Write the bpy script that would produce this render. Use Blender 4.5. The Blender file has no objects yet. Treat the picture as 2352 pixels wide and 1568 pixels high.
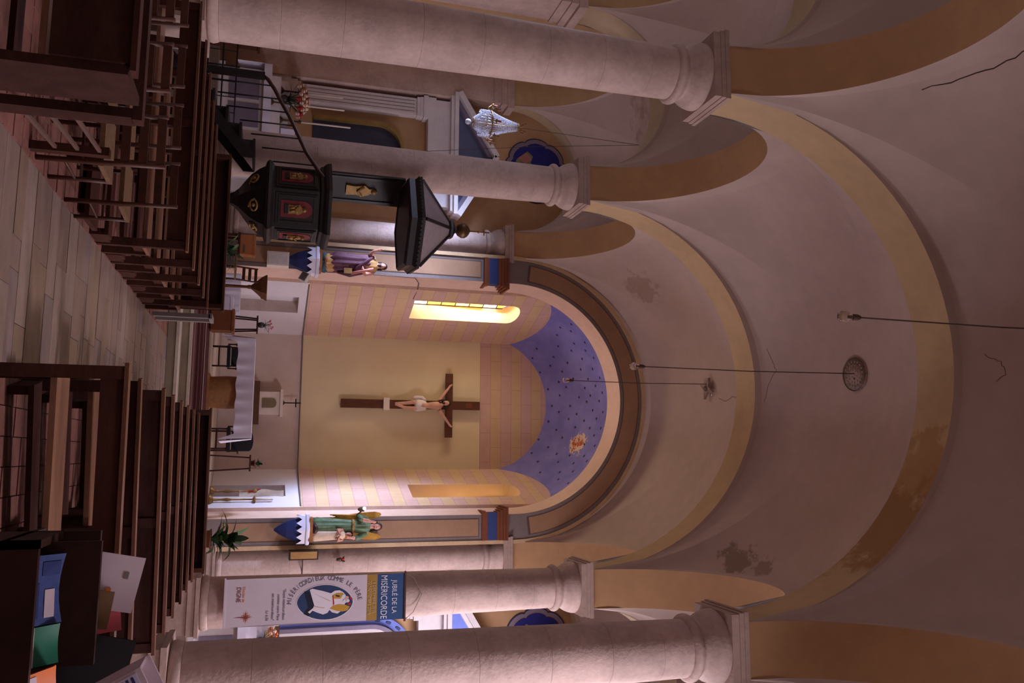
import bpy, bmesh, math, random
from math import pi, sin, cos, sqrt, radians, atan2
from mathutils import Vector as V, Matrix as M
random.seed(11)
S = bpy.context.scene
COL = S.collection

# ---------------------------------------------------------------- camera
def cam_axes(yaw, pitch, roll):
    cy, sy, cp, sp = cos(yaw), sin(yaw), cos(pitch), sin(pitch)
    f = V((sy*cp, cy*cp, sp)); r = V((cy, -sy, 0)); u = r.cross(f)
    c, s = cos(roll), sin(roll)
    return c*r + s*u, -s*r + c*u, f
cam = bpy.data.cameras.new('camera'); camo = bpy.data.objects.new('camera', cam); COL.objects.link(camo)
cam.sensor_fit = 'HORIZONTAL'; cam.sensor_width = 22.3; cam.lens = 18.0; cam.clip_end = 200
r_, u_, f_ = cam_axes(-.144, .291, .046)
# the photograph was taken with the camera turned on its side: the church's "up" is the picture's right
m = M((( u_.x, -r_.x, -f_.x), (u_.y, -r_.y, -f_.y), (u_.z, -r_.z, -f_.z))).to_4x4()
m.translation = V((1.445, 0, 1.6))
camo.matrix_world = m
S.camera = camo

# ---------------------------------------------------------------- world, daylight, exposure
w = bpy.data.worlds.new('sky'); S.world = w; w.use_nodes = True
w.node_tree.nodes['Background'].inputs[0].default_value = (.62, .72, 1, 1)
w.node_tree.nodes['Background'].inputs[1].default_value = .5
S.view_settings.view_transform = 'Standard'; S.view_settings.look = 'None'
S.view_settings.gamma = 1; S.view_settings.use_curve_mapping = False
S.view_settings.exposure = 0.1
S.cycles.use_denoising = True
S.cycles.max_bounces = 14; S.cycles.diffuse_bounces = 10
S.cycles.sample_clamp_indirect = 6

def area(name, loc, aim, sx, sy, power, col, sp=180):
    l = bpy.data.lights.new(name, 'AREA'); l.shape = 'RECTANGLE'; l.size = sx; l.size_y = sy
    l.energy = power; l.color = col; l.spread = radians(sp)
    o = bpy.data.objects.new(name, l); COL.objects.link(o); o.location = loc
    o.rotation_euler = (V(aim) - V(loc)).to_track_quat('-Z', 'Y').to_euler()
    return o
SKY = (.93, .82, .93); COOL = (.56, .66, 1.0)
BAYC = [-2.734, 2.266, 7.266, 12.266, 17.266]
RIGHT_W = [40, 270, 430, 460, 420]
LEFT_W = [6, 8, 14, 40, 150]
for i, y in enumerate(BAYC):      # daylight of the aisle windows
    area('daylight_right', (8.0, y, 6.0), (3.0, y, 2.0), 1.3, 2.5, RIGHT_W[i], SKY, 130 if i < 3 else 172)
    area('daylight_left', (-8.0, y, 6.0), (-3.0, y, 2.0) if i < 4 else (2.3, 20.5, 3.4), 1.3, 2.5, LEFT_W[i], COOL, 130 if i < 4 else 34)
area('west_fill', (0, -4.75, 6.6), (0, 6, 5.5), 2.2, 2.2, 25, (1, .82, .76))  # added nave fill; the west wall behind it has no window
# ---------------------------------------------------------------- mesh helpers
ORG = {}
class MB:
    def __init__(s): s.v = []; s.f = []; s.sm = []
    def add(s, vs, fs, smooth=False):
        o = len(s.v); s.v += [V(p) for p in vs]; s.f += [tuple(i+o for i in f) for f in fs]; s.sm += [smooth]*len(fs); return s
    def box(s, x0, y0, z0, x1, y1, z1, mt=None):
        p = [V((x, y, z)) for z in (z0, z1) for x, y in ((x0, y0), (x1, y0), (x1, y1), (x0, y1))]
        if mt: p = [mt @ q for q in p]
        return s.add(p, [(3,2,1,0),(4,5,6,7),(0,1,5,4),(1,2,6,5),(2,3,7,6),(3,0,4,7)])
    def bar(s, p, q, w, h, up=(0,0,1)):
        p, q = V(p), V(q); d = (q-p).normalized(); u = V(up)
        if abs(d.dot(u)) > .95: u = V((0,1,0))
        x = d.cross(u).normalized()*w/2; y = x.cross(d).normalized()*h/2
        vs = [b+sx*x+sy*y for b in (p, q) for sx, sy in ((-1,-1),(1,-1),(1,1),(-1,1))]
        return s.add(vs, [(0,1,2,3),(7,6,5,4),(0,4,5,1),(1,5,6,2),(2,6,7,3),(3,7,4,0)])
    def tube(s, path, r, n=8, smooth=True, flat=1.0):
        path = [V(p) for p in path]; k = len(path)
        rs = r if isinstance(r, (list, tuple)) else [r]*k
        vs = []; pu = None
        for i, p in enumerate(path):
            d = (path[min(i+1,k-1)] - path[max(i-1,0)]).normalized()
            if pu is None: pu = V((0,0,1)) if abs(d.z) < .9 else V((1,0,0))
            x = d.cross(pu).normalized(); y = x.cross(d).normalized(); pu = y
            vs += [p + rs[i]*(cos(2*pi*j/n)*x + flat*sin(2*pi*j/n)*y) for j in range(n)]
        fs = [(i*n+j, i*n+(j+1)%n, (i+1)*n+(j+1)%n, (i+1)*n+j) for i in range(k-1) for j in range(n)]
        s.add(vs, fs, smooth)
        o = len(s.v)-len(vs)
        s.f += [tuple(o+j for j in range(n)), tuple(o+(k-1)*n+j for j in range(n-1,-1,-1))]; s.sm += [False]*2
        return s
    def lathe(s, prof, c=(0,0), n=24, smooth=True, sx=1, sy=1, rot=0, cap=True, fold=0, nf=9, z=0):
        vs = []
        for i, (r, zz) in enumerate(prof):
            for j in range(n):
                a = 2*pi*j/n+rot; k = 1+fold*sin(nf*a+i*.25) if fold else 1
                vs.append((c[0]+r*k*cos(a)*sx, c[1]+r*k*sin(a)*sy, zz+z))
        fs = [(i*n+j, i*n+(j+1)%n, (i+1)*n+(j+1)%n, (i+1)*n+j) for i in range(len(prof)-1) for j in range(n)]
        s.add(vs, fs, smooth)
        if cap:
            o = len(s.v)-len(vs); k = len(prof)
            s.f += [tuple(o+j for j in range(n-1,-1,-1)), tuple(o+(k-1)*n+j for j in range(n))]; s.sm += [False]*2
        return s
    def sph(s, c, r, n=12, m=8, sx=1, sy=1, sz=1):
        prof = [(max(r*sin(pi*i/m), 1e-4), -r*cos(pi*i/m)*sz) for i in range(m+1)]
        return s.lathe(prof, (c[0], c[1]), n, True, sx, sy, z=c[2])
    def prism(s, poly, a, b, fn, smooth=False):
        """poly of (p,q), extruded from depth a to b; fn(p,q,d) -> point"""
        n = len(poly)
        vs = [fn(p, q, a) for p, q in poly] + [fn(p, q, b) for p, q in poly]
        fs = [tuple(range(n-1,-1,-1)), tuple(range(n, 2*n))] + [(i, (i+1)%n, n+(i+1)%n, n+i) for i in range(n)]
        return s.add(vs, fs, smooth)
    def grid(s, nu, nv, fn, smooth=True):
        vs = [fn(i/nu, j/nv) for i in range(nu+1) for j in range(nv+1)]
        fs = [(i*(nv+1)+j, (i+1)*(nv+1)+j, (i+1)*(nv+1)+j+1, i*(nv+1)+j+1) for i in range(nu) for j in range(nv)]
        return s.add(vs, fs, smooth)
    def build(s, name, mat, par=None, base=None):
        me = bpy.data.meshes.new(name)
        if par is None:
            if base is None:
                lo = [min(p[i] for p in s.v) for i in range(3)]; hi = [max(p[i] for p in s.v) for i in range(3)]
                base = V(((lo[0]+hi[0])/2, (lo[1]+hi[1])/2, lo[2]))
            org = V(base)
        else: org = ORG[par.name]
        me.from_pydata([tuple(p-org) for p in s.v], [], s.f)
        bm = bmesh.new(); bm.from_mesh(me); bmesh.ops.recalc_face_normals(bm, faces=bm.faces); bm.to_mesh(me); bm.free()
        me.polygons.foreach_set('use_smooth', s.sm)
        me.materials.append(mat)
        o = bpy.data.objects.new(name, me); COL.objects.link(o)
        if par is None: o.location = org
        else: o.parent = par
        ORG[o.name] = org
        return o
def tag(o, label=None, cat=None, group=None, kind=None):
    for k, x in (('label', label), ('category', cat), ('group', group), ('kind', kind)):
        if x: o[k] = x
    return o
def thing(name, label=None, cat=None, loc=(0,0,0), group=None, kind=None, local=False):
    o = bpy.data.objects.new(name, None); COL.objects.link(o); o.location = loc
    o.empty_display_size = .1
    ORG[o.name] = V((0,0,0)) if local else V(loc)
    return tag(o, label, cat, group, kind)
def dup(o, par=None, loc=None, rz=None, label=None):
    c = o.copy(); COL.objects.link(c); ORG[c.name] = ORG[o.name]
    if par: c.parent = par
    if loc is not None: c.location = loc
    if rz is not None: c.rotation_euler = (0, 0, rz)
    if label: c['label'] = label
    for ch in list(o.children): dup(ch, c)
    return c
def struct(o): o['kind'] = 'structure'; return o
def fuse(o, voxel=.02, it=4):
    r = o.modifiers.new('fuse', 'REMESH'); r.mode = 'VOXEL'; r.voxel_size = voxel; r.use_smooth_shade = True
    q = o.modifiers.new('soften', 'SMOOTH'); q.iterations = it; q.factor = .5
    return o
def letters(mb, txt, size, place, align='LEFT', thick=.002):
    """mesh of a line of text; place(x, y, z) maps it into the scene"""
    cu = bpy.data.curves.new('lettering', 'FONT'); cu.body = txt; cu.size = size; cu.align_x = align
    cu.extrude = thick/2; cu.resolution_u = 3
    o = bpy.data.objects.new('lettering', cu); COL.objects.link(o)
    bpy.context.view_layer.update()
    dg = bpy.context.evaluated_depsgraph_get(); me = o.evaluated_get(dg).to_mesh()
    mb.add([place(v.co.x, v.co.y, v.co.z) for v in me.vertices], [tuple(p.vertices) for p in me.polygons])
    o.evaluated_get(dg).to_mesh_clear(); bpy.data.objects.remove(o); bpy.data.curves.remove(cu)

# ---------------------------------------------------------------- materials
def lin(c): return tuple(((x/255+.055)/1.055)**2.4 if x/255 > .04045 else x/255/12.92 for x in c)
class N:
    def __init__(s, name):
        s.m = bpy.data.materials.new(name); s.m.use_nodes = True; s.t = s.m.node_tree; s.b = s.t.nodes['Principled BSDF']
    def n(s, k, **kw):
        x = s.t.nodes.new(k)
        for a, b in kw.items():
            if a.startswith('i_'):
                key = a[2:]; x.inputs[int(key) if key.isdigit() else key].default_value = b
            else: setattr(x, a, b)
        return x
    def l(s, a, b): s.t.links.new(a, b)
    def math(s, op, a, b=None, c=None):
        x = s.n('ShaderNodeMath', operation=op)
        for i, q in enumerate((a, b, c)):
            if q is None: continue
            if isinstance(q, (int, float)): x.inputs[i].default_value = q
            else: s.l(q, x.inputs[i])
        return x.outputs[0]
    def mix(s, f, a, b, mode='MIX'):
        x = s.n('ShaderNodeMix', data_type='RGBA', blend_type=mode)
        for i, q in ((0, f), (6, a), (7, b)):
            if isinstance(q, (int, float)): x.inputs[i].default_value = q
            elif isinstance(q, tuple): x.inputs[i].default_value = (*q, 1) if len(q) == 3 else q
            else: s.l(q, x.inputs[i])
        return x.outputs[2]
    def noise(s, vec, scale, det=5, rough=.55):
        x = s.n('ShaderNodeTexNoise'); x.inputs['Scale'].default_value = scale; x.inputs['Detail'].default_value = det
        x.inputs['Roughness'].default_value = rough
        if vec is not None: s.l(vec, x.inputs['Vector'])
        return x.outputs['Fac']
    def step(s, f, a, b):
        x = s.n('ShaderNodeMapRange', interpolation_type='SMOOTHSTEP'); s.l(f, x.inputs[0])
        x.inputs[1].default_value = a; x.inputs[2].default_value = b
        return x.outputs[0]
    def pos(s): return s.n('ShaderNodeNewGeometry').outputs['Position']
    def obj(s): return s.n('ShaderNodeTexCoord').outputs['Object']
    def xyz(s, v):
        x = s.n('ShaderNodeSeparateXYZ'); s.l(v, x.inputs[0]); return x.outputs
    def bump(s, h, strength=.3, dist=.02):
        x = s.n('ShaderNodeBump'); x.inputs['Strength'].default_value = strength; x.inputs['Distance'].default_value = dist
        s.l(h, x.inputs['Height']); s.l(x.outputs[0], s.b.inputs['Normal'])
def P(name, col, rough=.7, var=.12, scale=3., bump=0., metal=0., spec=.3, stains=(), stretch=None, world=True):
    """weathered plain surface: colour mottled by noise at two scales, optional stains (centre, radius, colour, amount)"""
    k = N(name); c = lin(col)
    vec = k.pos() if world else k.obj()
    src = vec
    if stretch:
        mp = k.n('ShaderNodeMapping'); mp.inputs['Scale'].default_value = stretch; k.l(vec, mp.inputs['Vector']); src = mp.outputs[0]
    a = k.noise(src, scale, 6); b = k.noise(src, scale*6, 4)
    f = k.math('ADD', k.math('MULTIPLY', a, .65), k.math('MULTIPLY', b, .35))
    f = k.step(f, .3, .7)
    out = k.mix(f, tuple(x*(1-var) for x in c), tuple(min(x*(1+var), 1) for x in c))
    for (ctr, rad, sc, amt) in stains:
        d = k.n('ShaderNodeVectorMath', operation='DISTANCE'); k.l(k.pos(), d.inputs[0]); d.inputs[1].default_value = ctr
        nn = k.noise(k.pos(), 2.2/rad, 6, .65)
        e = k.math('ADD', k.math('DIVIDE', d.outputs['Value'], rad), k.math('MULTIPLY', k.math('SUBTRACT', nn, .5), 2.6))
        out = k.mix(k.math('MULTIPLY', k.math('SUBTRACT', 1, k.step(e, .55, .95)), amt), out, lin(sc))
    k.l(out, k.b.inputs['Base Color'])
    k.b.inputs['Roughness'].default_value = rough; k.b.inputs['Metallic'].default_value = metal
    k.b.inputs['Specular IOR Level'].default_value = spec
    if bump: k.bump(k.noise(src, scale*9, 4), bump)
    return k.m
def glow(name, col, strength):
    k = N(name); k.b.inputs['Emission Color'].default_value = (*col, 1); k.b.inputs['Emission Strength'].default_value = strength
    k.b.inputs['Base Color'].default_value = (*col, 1); return k.m
# ---------------------------------------------------------------- main materials
VAULT = P('pink_vault_plaster', (194,174,164), .85, .08, .8, .12, stains=[
    ((-2.7,18.3,10.5),.5,(132,98,76),.4), ((3.3,13.45,9.95),.4,(112,92,66),.6), ((3.36,12.9,10.1),.25,(118,96,66),.5), ((-6.6,17.0,9.4),.9,(130,100,80),.4)])
OCHRE = P('ochre_plaster', (196,168,130), .85, .1, 1.1, .1, stains=[((2.55,9.75,10.1),1.0,(150,105,60),.75), ((1.6,9.75,10.7),.7,(165,120,70),.6)])
ARCADE = P('warm_ochre_plaster', (186,146,106), .85, .1, 1.0, .1)
AISLEA = P('aisle_arch_plaster', (188,168,138), .85, .1, 1.0, .1)
AISLEW = P('aisle_wall_ochre', (182,146,108), .85, .12, .9, .12)
CREAM = P('cream_plaster', (225,212,200), .8, .07, 1.2, .1)
WHITE = P('whitewash', (226,220,226), .8, .06, 1.5, .08)
BACKLOW = P('stained_whitewash', (212,196,186), .85, .16, 1.6, .15)
BACKMID = P('yellow_plaster', (214,190,140), .85, .12, 1.0, .12)
STONE = P('pale_limestone', (192,168,158), .75, .17, 2.4, .35)
PLINTH = P('worn_limestone', (172,148,136), .8, .15, 2., .3)
GREYB = P('grey_painted_border', (124,110,106), .8, .1, 2.)
BROWNP = P('brown_painted_panel', (158,122,94), .8, .1, 2.)
OUTL = P('dark_painted_line', (95,75,65), .8, .1, 2.)
TERRA = P('terracotta', (122,80,70), .6, .25, 3., .2)
GROUT = P('floor_mortar', (120,105,98), .9, .15, 3., .2)
SLABS = [P('aisle_limestone_'+n, c, .45, .2, 2.2, .18, stretch=(1,3.,1)) for n, c in
         (('buff',(124,103,92)),('grey',(118,101,98)),('rose',(122,100,91)),('ochre',(122,100,85)),('pale',(136,116,106)))]
def stripes(name, du, k0=2.57, ktop=None):
    """painted courses of pink and yellow mock ashlar; plain whitewash below the ledge (and yellow plaster up to ktop)"""
    k = N(name); p = k.pos(); x, y, z = k.xyz(p)
    u = k.math('ADD', k.math('MULTIPLY', x, du[0]), k.math('MULTIPLY', y, du[1]))
    h = .30; z_ = z; z = k.math('SUBTRACT', z, .22)
    row = k.math('FLOOR', k.math('DIVIDE', z, h)); par_ = k.math('MODULO', row, 2.0)
    nz = k.noise(p, 3.5, 5)
    pink = k.mix(nz, lin((214,178,164)), lin((194,156,144))); yel = k.mix(nz, lin((216,186,148)), lin((198,164,128)))
    c = k.mix(par_, pink, yel)
    fz = k.math('FRACT', k.math('DIVIDE', z, h)); fu = k.math('FRACT', k.math('ADD', k.math('DIVIDE', u, .8), k.math('MULTIPLY', par_, .5)))
    j = k.math('MAXIMUM', k.math('LESS_THAN', fz, .045), k.math('LESS_THAN', fu, .018))
    c = k.mix(k.math('MULTIPLY', j, .45), c, lin((150,110,95)))
    z = z_
    low = k.mix(k.noise(p, 1.5, 5), lin((228,222,228)), lin((205,196,200)))
    if ktop:
        mid = k.mix(k.noise(p, 1.0, 6), lin((236,220,180)), lin((214,194,156)))
        c = k.mix(k.math('LESS_THAN', z, ktop), c, mid)
        low = k.mix(k.noise(p, 1.8, 7, .7), lin((226,210,200)), lin((188,168,156)))
    edge = k.math('ADD', z, k.math('MULTIPLY', k.math('SUBTRACT', k.noise(p, 9, 3), .5), .1))
    c = k.mix(k.math('LESS_THAN', edge, k0), c, low)
    k.l(c, k.b.inputs['Base Color']); k.b.inputs['Roughness'].default_value = .85; return k.m
def dome_mat():
    k = N('blue_starry_dome'); p = k.pos()
    c = k.mix(k.step(k.noise(p, 1.5, 7, .65), .3, .7), lin((112,108,182)), lin((134,130,198)))
    for ctr, rad in (((1.0,21.05,9.68),.42), ((.84,20.85,9.85),.22)):
        d = k.n('ShaderNodeVectorMath', operation='DISTANCE'); k.l(p, d.inputs[0]); d.inputs[1].default_value = ctr
        e = k.math('ADD', k.math('DIVIDE', d.outputs['Value'], rad), k.math('MULTIPLY', k.math('SUBTRACT', k.noise(p, 6, 6, .7), .5), 2.2))
        c = k.mix(k.math('LESS_THAN', e, .85), c, lin((215,190,170)))
        c = k.mix(k.math('LESS_THAN', e, .6), c, lin((176,86,52)))
    k.l(c, k.b.inputs['Base Color']); k.b.inputs['Roughness'].default_value = .85; return k.m
DOME = dome_mat()
SIDE_L = stripes('painted_courses_left', (.36,.93)); SIDE_R = stripes('painted_courses_right', (-.32,.95)); BACKM = stripes('painted_courses_back', (1,0), 2.57, 7.42)

# ---------------------------------------------------------------- the building
YC = [-5.234, -.234, 4.766, 9.766, 14.766, 19.766]      # column lines
AX, OX, HW, SP = 3.83, 7.86, .345, 7.48                 # column axis, outer pier axis, half arch width, springing
NX, HY = AX-HW, 5/2-HW                                  # half spans of nave and bay
AC, AH = (OX+AX)/2, (OX-AX)/2-HW                        # aisle centre and half span
NARCH, NHT, NHW, NHC = 3.58, 3.73, 2.62, 4.25
ARC = 2.13
AARCH, AHT, AHW, AHC = 1.72, 1.83, 2.3, 2.55

ceiling = struct(thing('ceiling', 'vaulted plaster ceiling'))
def ssq(q): return sqrt(max(0, 1-q*q))
def vault(name, cx, hx, y0, y1, Ht, Hw, Hc, mat, n=40):
    yc, hy = (y0+y1)/2, (y1-y0)/2
    v = thing(name); v.parent = ceiling; ORG[v.name] = V((0,0,0))
    for web in range(4):
        def fn(i, j):
            t = max(i, .004); q = j*2-1
            G = Hc*ssq(t); Dm = (Ht if web < 2 else Hw); D = Dm+(Hc-Dm)*(1-t*t)
            z = G+(D-G)*(ssq(t*q)-ssq(t))/(1-ssq(t))
            a, b = t*q, t*(1 if web % 2 else -1)
            X, Y = (a, b) if web < 2 else (b, a)
            return (cx+X*hx, yc+Y*hy, SP+z)
        MB().grid(n, n, fn).build('vault_web', mat, v)
def strip(mb, fa, fb, n=40, smooth=True):
    mb.grid(n, 1, lambda i, j: fa(i) if j < .5 else fb(i), smooth)
def arch(name, mid, half, along, depth0, depth1, rise, backA, backB, soff, face, par=ceiling):
    """arch ring spanning +-half about mid; along 'x' or 'y'; soffit between depth0 and depth1, faces up to the vault edge (rise backA/backB)"""
    def pt(a, d, r):
        q = -cos(pi*a)*half; z = SP+r*sin(pi*a)
        return (mid+q, d, z) if along == 'x' else (d, mid+q, z)
    g = thing(name); g.parent = par; ORG[g.name] = V((0,0,0))
    b = MB(); strip(b, lambda i: pt(i, depth0, rise), lambda i: pt(i, depth1, rise)); b.build('soffit', soff, g)
    b = MB()
    for d, r in ((depth0, backA), (depth1, backB)):
        if r: b.grid(40, 1, lambda i, j, d=d, r=r: pt(i, d, rise if j < .5 else r+.05), False)
    if b.v: b.build('arch_face', face, g)
for k in range(6):
    y = YC[k]
    if 0 < k < 5: arch('transverse_arch', 0, NX, 'x', y-HW, y+HW, NARCH, NHT, NHT, OCHRE, VAULT)
    for s in (-1, 1):
        if k: arch('aisle_arch', s*AC, AH, 'x', y-HW, y+HW, AARCH, AHT, AHT, AISLEA, VAULT)
    if k < 5:
        ym = y+2.5; y0, y1 = y+HW, y+5-HW
        vault('nave_vault', 0, NX, max(y0, -4.9), min(y1, 19.37), NHT, NHW, NHC, VAULT)
        for s in (-1, 1):
            vault('aisle_vault', s*AC, AH, max(y0, -4.9), y1, AHT, AHW, AHC, VAULT)
            arch('arcade_arch', ym, HY, 'y', s*(AX-HW), s*(AX+HW), ARC, NHW, AHW, ARCADE, VAULT)
            arch('wall_arch', ym, HY, 'y', s*(OX-HW), s*(OX+HW), ARC, AHW, 0, OCHRE, VAULT)

# cracks in the vault plaster
def zv(x, y, yc):
    X, Y = abs(x/NX), abs((y-yc)/HY); tt = max(X, Y, .004); q = min(X, Y)/tt
    Dm = NHW if X > Y else NHT; G = NHC*ssq(tt); D = Dm+(NHC-Dm)*(1-tt*tt)
    return SP+G+(D-G)*(ssq(tt*q)-ssq(tt))/(1-ssq(tt))
CRACK = P('dark_crack', (84,62,54), .95)  # plain dark brown of the crack lines
for yc, pts in ((12.266,[(-.71,14.22),(-.45,14.15),(-.27,14.10),(-.12,14.2),(.06,14.3),(.41,14.37)]), (7.266,[(.0,9.15),(.12,8.95),(.3,8.9),(.42,9.05)]), (7.266,[(-3.40,7.0),(-3.38,7.5),(-3.40,8.0),(-3.42,8.5)]), (17.266,[(.1,16.9),(.2,16.5),(.12,16.1),(.16,15.7)])):
    fine = []
    for a, c in zip(pts, pts[1:]):
        for i in range(5): fine.append((a[0]+(c[0]-a[0])*i/5+random.uniform(-.012,.012), a[1]+(c[1]-a[1])*i/5+random.uniform(-.012,.012)))
    MB().tube([(x, y, zv(x, y, yc)-.001) for x, y in fine], .004 if abs(pts[0][0]) < 3 else .009, 5).build('crack', CRACK, ceiling)

# outer walls with their arched windows, west wall
def outer_wall(s, name):
    wl = struct(thing(name, 'plain plastered outer aisle wall'))
    b = MB(); x = s*(OX+HW); b.box(min(x, x+s*.5), -5.2, 0, max(x, x+s*.5), 20.0, 10.2); b.build('wall_face', AISLEW, wl)
    for i, y in enumerate(BAYC):
        f = MB(); g = MB(); X = x-s*.02
        out = [(-.72,4.7),(.72,4.7),(.72,7.0)]+[(.72*cos(a*pi/12), 7.0+.72*sin(a*pi/12)) for a in range(1,12)]+[(-.72,7.0)]
        inn = [(p*.86, 4.8+(q-4.7)*.94) for p, q in out]
        n = len(out); vs = [(X, y+p, q) for p, q in out]+[(X, y+p, q) for p, q in inn]+[(X-s*.06, y+p, q) for p, q in out]+[(X-s*.06, y+p, q) for p, q in inn]
        f.add(vs, [(2*n+a, 2*n+(a+1)%n, 3*n+(a+1)%n, 3*n+a) for a in range(n)]+[(a, (a+1)%n, 2*n+(a+1)%n, 2*n+a) for a in range(n)]+[(n+a, n+(a+1)%n, 3*n+(a+1)%n, 3*n+a) for a in range(n)])
        g.prism(inn, 0, s*.02, lambda p, q, d: (X-d*.1, y+p, q))
        win = struct(thing('window_%d' % (i+1 if s < 0 else i+6), 'arched aisle window', None, (X, y, 4.7)))
        f.build('window_frame', GREYB, win); g.build('pane', SKYPANE, win)
        for h in (5.3, 5.9, 6.5): MB().box(X-s*.05-.01, y-.62, h-.015, X-s*.05+.01, y+.62, h+.015).build('glazing_bar', GREYB, win)
    return wl
SKYPANE = glow('daylit_glass', (.8,.85,1), 1.2)
outer_wall(-1, 'wall_left'); outer_wall(1, 'wall_right')
b = MB(); b.box(-8.8, -5.4, 0, 8.8, -4.89, 12.2); o = b.build('wall_back', CREAM); struct(o)
# east wall of the aisles, the wall round the sanctuary arch
CZ, R_IN, R_OUT = 7.52, 2.82, 3.42
for s, nm in ((-1, 'wall_aisle_left'), (1, 'wall_aisle_right')):
    b = MB(); b.box(min(s*3.6, s*8.3), 19.77, 0, max(s*3.6, s*8.3), 20.2, 10.4); struct(b.build(nm, AISLEW))
sanct = struct(thing('wall_sanctuary', 'wall with the round painted arch of the apse'))
def ring(mb, r0, r1, y0, y1, n=64, full=False):
    """semicircular ring plus straight jambs down to the floor, front face at y0 and inner reveal to y1"""
    pts = [(-1, 0, 0.0)]+[(-cos(pi*i/n), sin(pi*i/n), None) for i in range(n+1)]+[(1, 0, 0.0)]
    def at(r, k, y):
        c, sn, zz = pts[k]; return (r*c, y, zz if zz is not None else CZ+r*sn)
    K = len(pts)
    mb.add([at(r0, k, y0) for k in range(K)]+[at(r1, k, y0) for k in range(K)], [(k, k+1, K+k+1, K+k) for k in range(K-1)])
    if y1 is not None: mb.add([at(r0, k, y0) for k in range(K)]+[at(r0, k, y1) for k in range(K)], [(k, k+1, K+k+1, K+k) for k in range(K-1)], True)
b = MB(); b.grid(64, 1, lambda i, j: (-cos(pi*i)*(R_OUT-.02), 19.37, CZ+(R_OUT-.02)*sin(pi*i)) if j < .5 else (-cos(pi*i)*NX, 19.37, SP+(NHT+.08)*sin(pi*i)), False)
b.build('wall_face', CREAM, sanct)
b = MB()
for s in (-1, 1): b.box(min(s*2.84,s*3.42), 19.352, 0, max(s*2.84,s*3.42), 20.2, 7.5)
b.build('pilaster', GREYB, sanct)
b = MB(); ring(b, R_IN, R_OUT, 19.35, None); b.build('arch_band', GREYB, sanct)
b = MB(); ring(b, R_OUT, R_OUT+.09, 19.33, 19.4); b.build('outer_moulding', P('buff_moulding', (200,168,130), .8), sanct)
b = MB()
def reveal(i, j):
    th = pi*i; r = R_IN-.12*j
    return (-r*cos(th), 19.35+.55*j, CZ+r*sin(th))
b.grid(64, 1, reveal)
for s in (-1, 1):
    b.add([(s*R_IN,19.35,0),(s*(R_IN-.12),19.9,0),(s*(R_IN-.12),19.9,CZ),(s*R_IN,19.35,CZ)], [(0,1,2,3)])
b.build('arch_reveal', P('pink_reveal_plaster', (222,190,172), .85, .08, 1.2), sanct)
# painted panels on the arch band: a curved one above and a straight one on each pilaster
b = MB(); g = MB()
for mb, e, y in ((g, .085, 19.347), (b, .105, 19.344)):
    a0 = .035 if mb is g else .041
    def fn(i, j):
        th = pi*(a0+(1-2*a0)*i); r = R_IN+e+(R_OUT-R_IN-2*e)*j
        return (-r*cos(th), y, CZ+r*sin(th))
    mb.grid(60, 1, fn, False)
    for s in (-1, 1):
        x0, x1 = s*(R_IN+e), s*(R_OUT-e); d = e-.085
        mb.add([(x0,y,.9),(x1,y,.9),(x1,y,6.66-d),(x0,y,6.66-d)], [(0,1,2,3)])
g.build('painted_outline', OUTL, sanct); b.build('painted_panel', BROWNP, sanct)
# imposts, blue and brown mouldings where the arch springs
BLUEP = P('blue_painted_moulding', (52,68,120), .6, .12, 3.); BRM = P('brown_painted_moulding', (120,66,40), .6, .15, 3.)
for s in (-1, 1):
    im = thing('impost'); im.parent = sanct; ORG[im.name] = V((0,0,0))
    for (z0, z1, o_, mt, nm) in ((6.72,6.80,.07,BRM,'lower_moulding'), (6.80,6.86,.04,BRM,'lower_moulding'), (6.86,7.09,.03,BLUEP,'blue_band'), (7.09,7.16,.05,BRM,'upper_moulding'), (7.16,7.23,.08,BRM,'upper_moulding'), (7.23,7.29,.12,BRM,'upper_moulding'), (7.29,7.34,.16,BRM,'upper_moulding')):
        xa, xb = s*(R_IN-.02-o_), s*3.42
        MB().box(min(xa,xb), 19.35-o_, z0, max(xa,xb), 19.9, z1).build(nm, mt, im)

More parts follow.
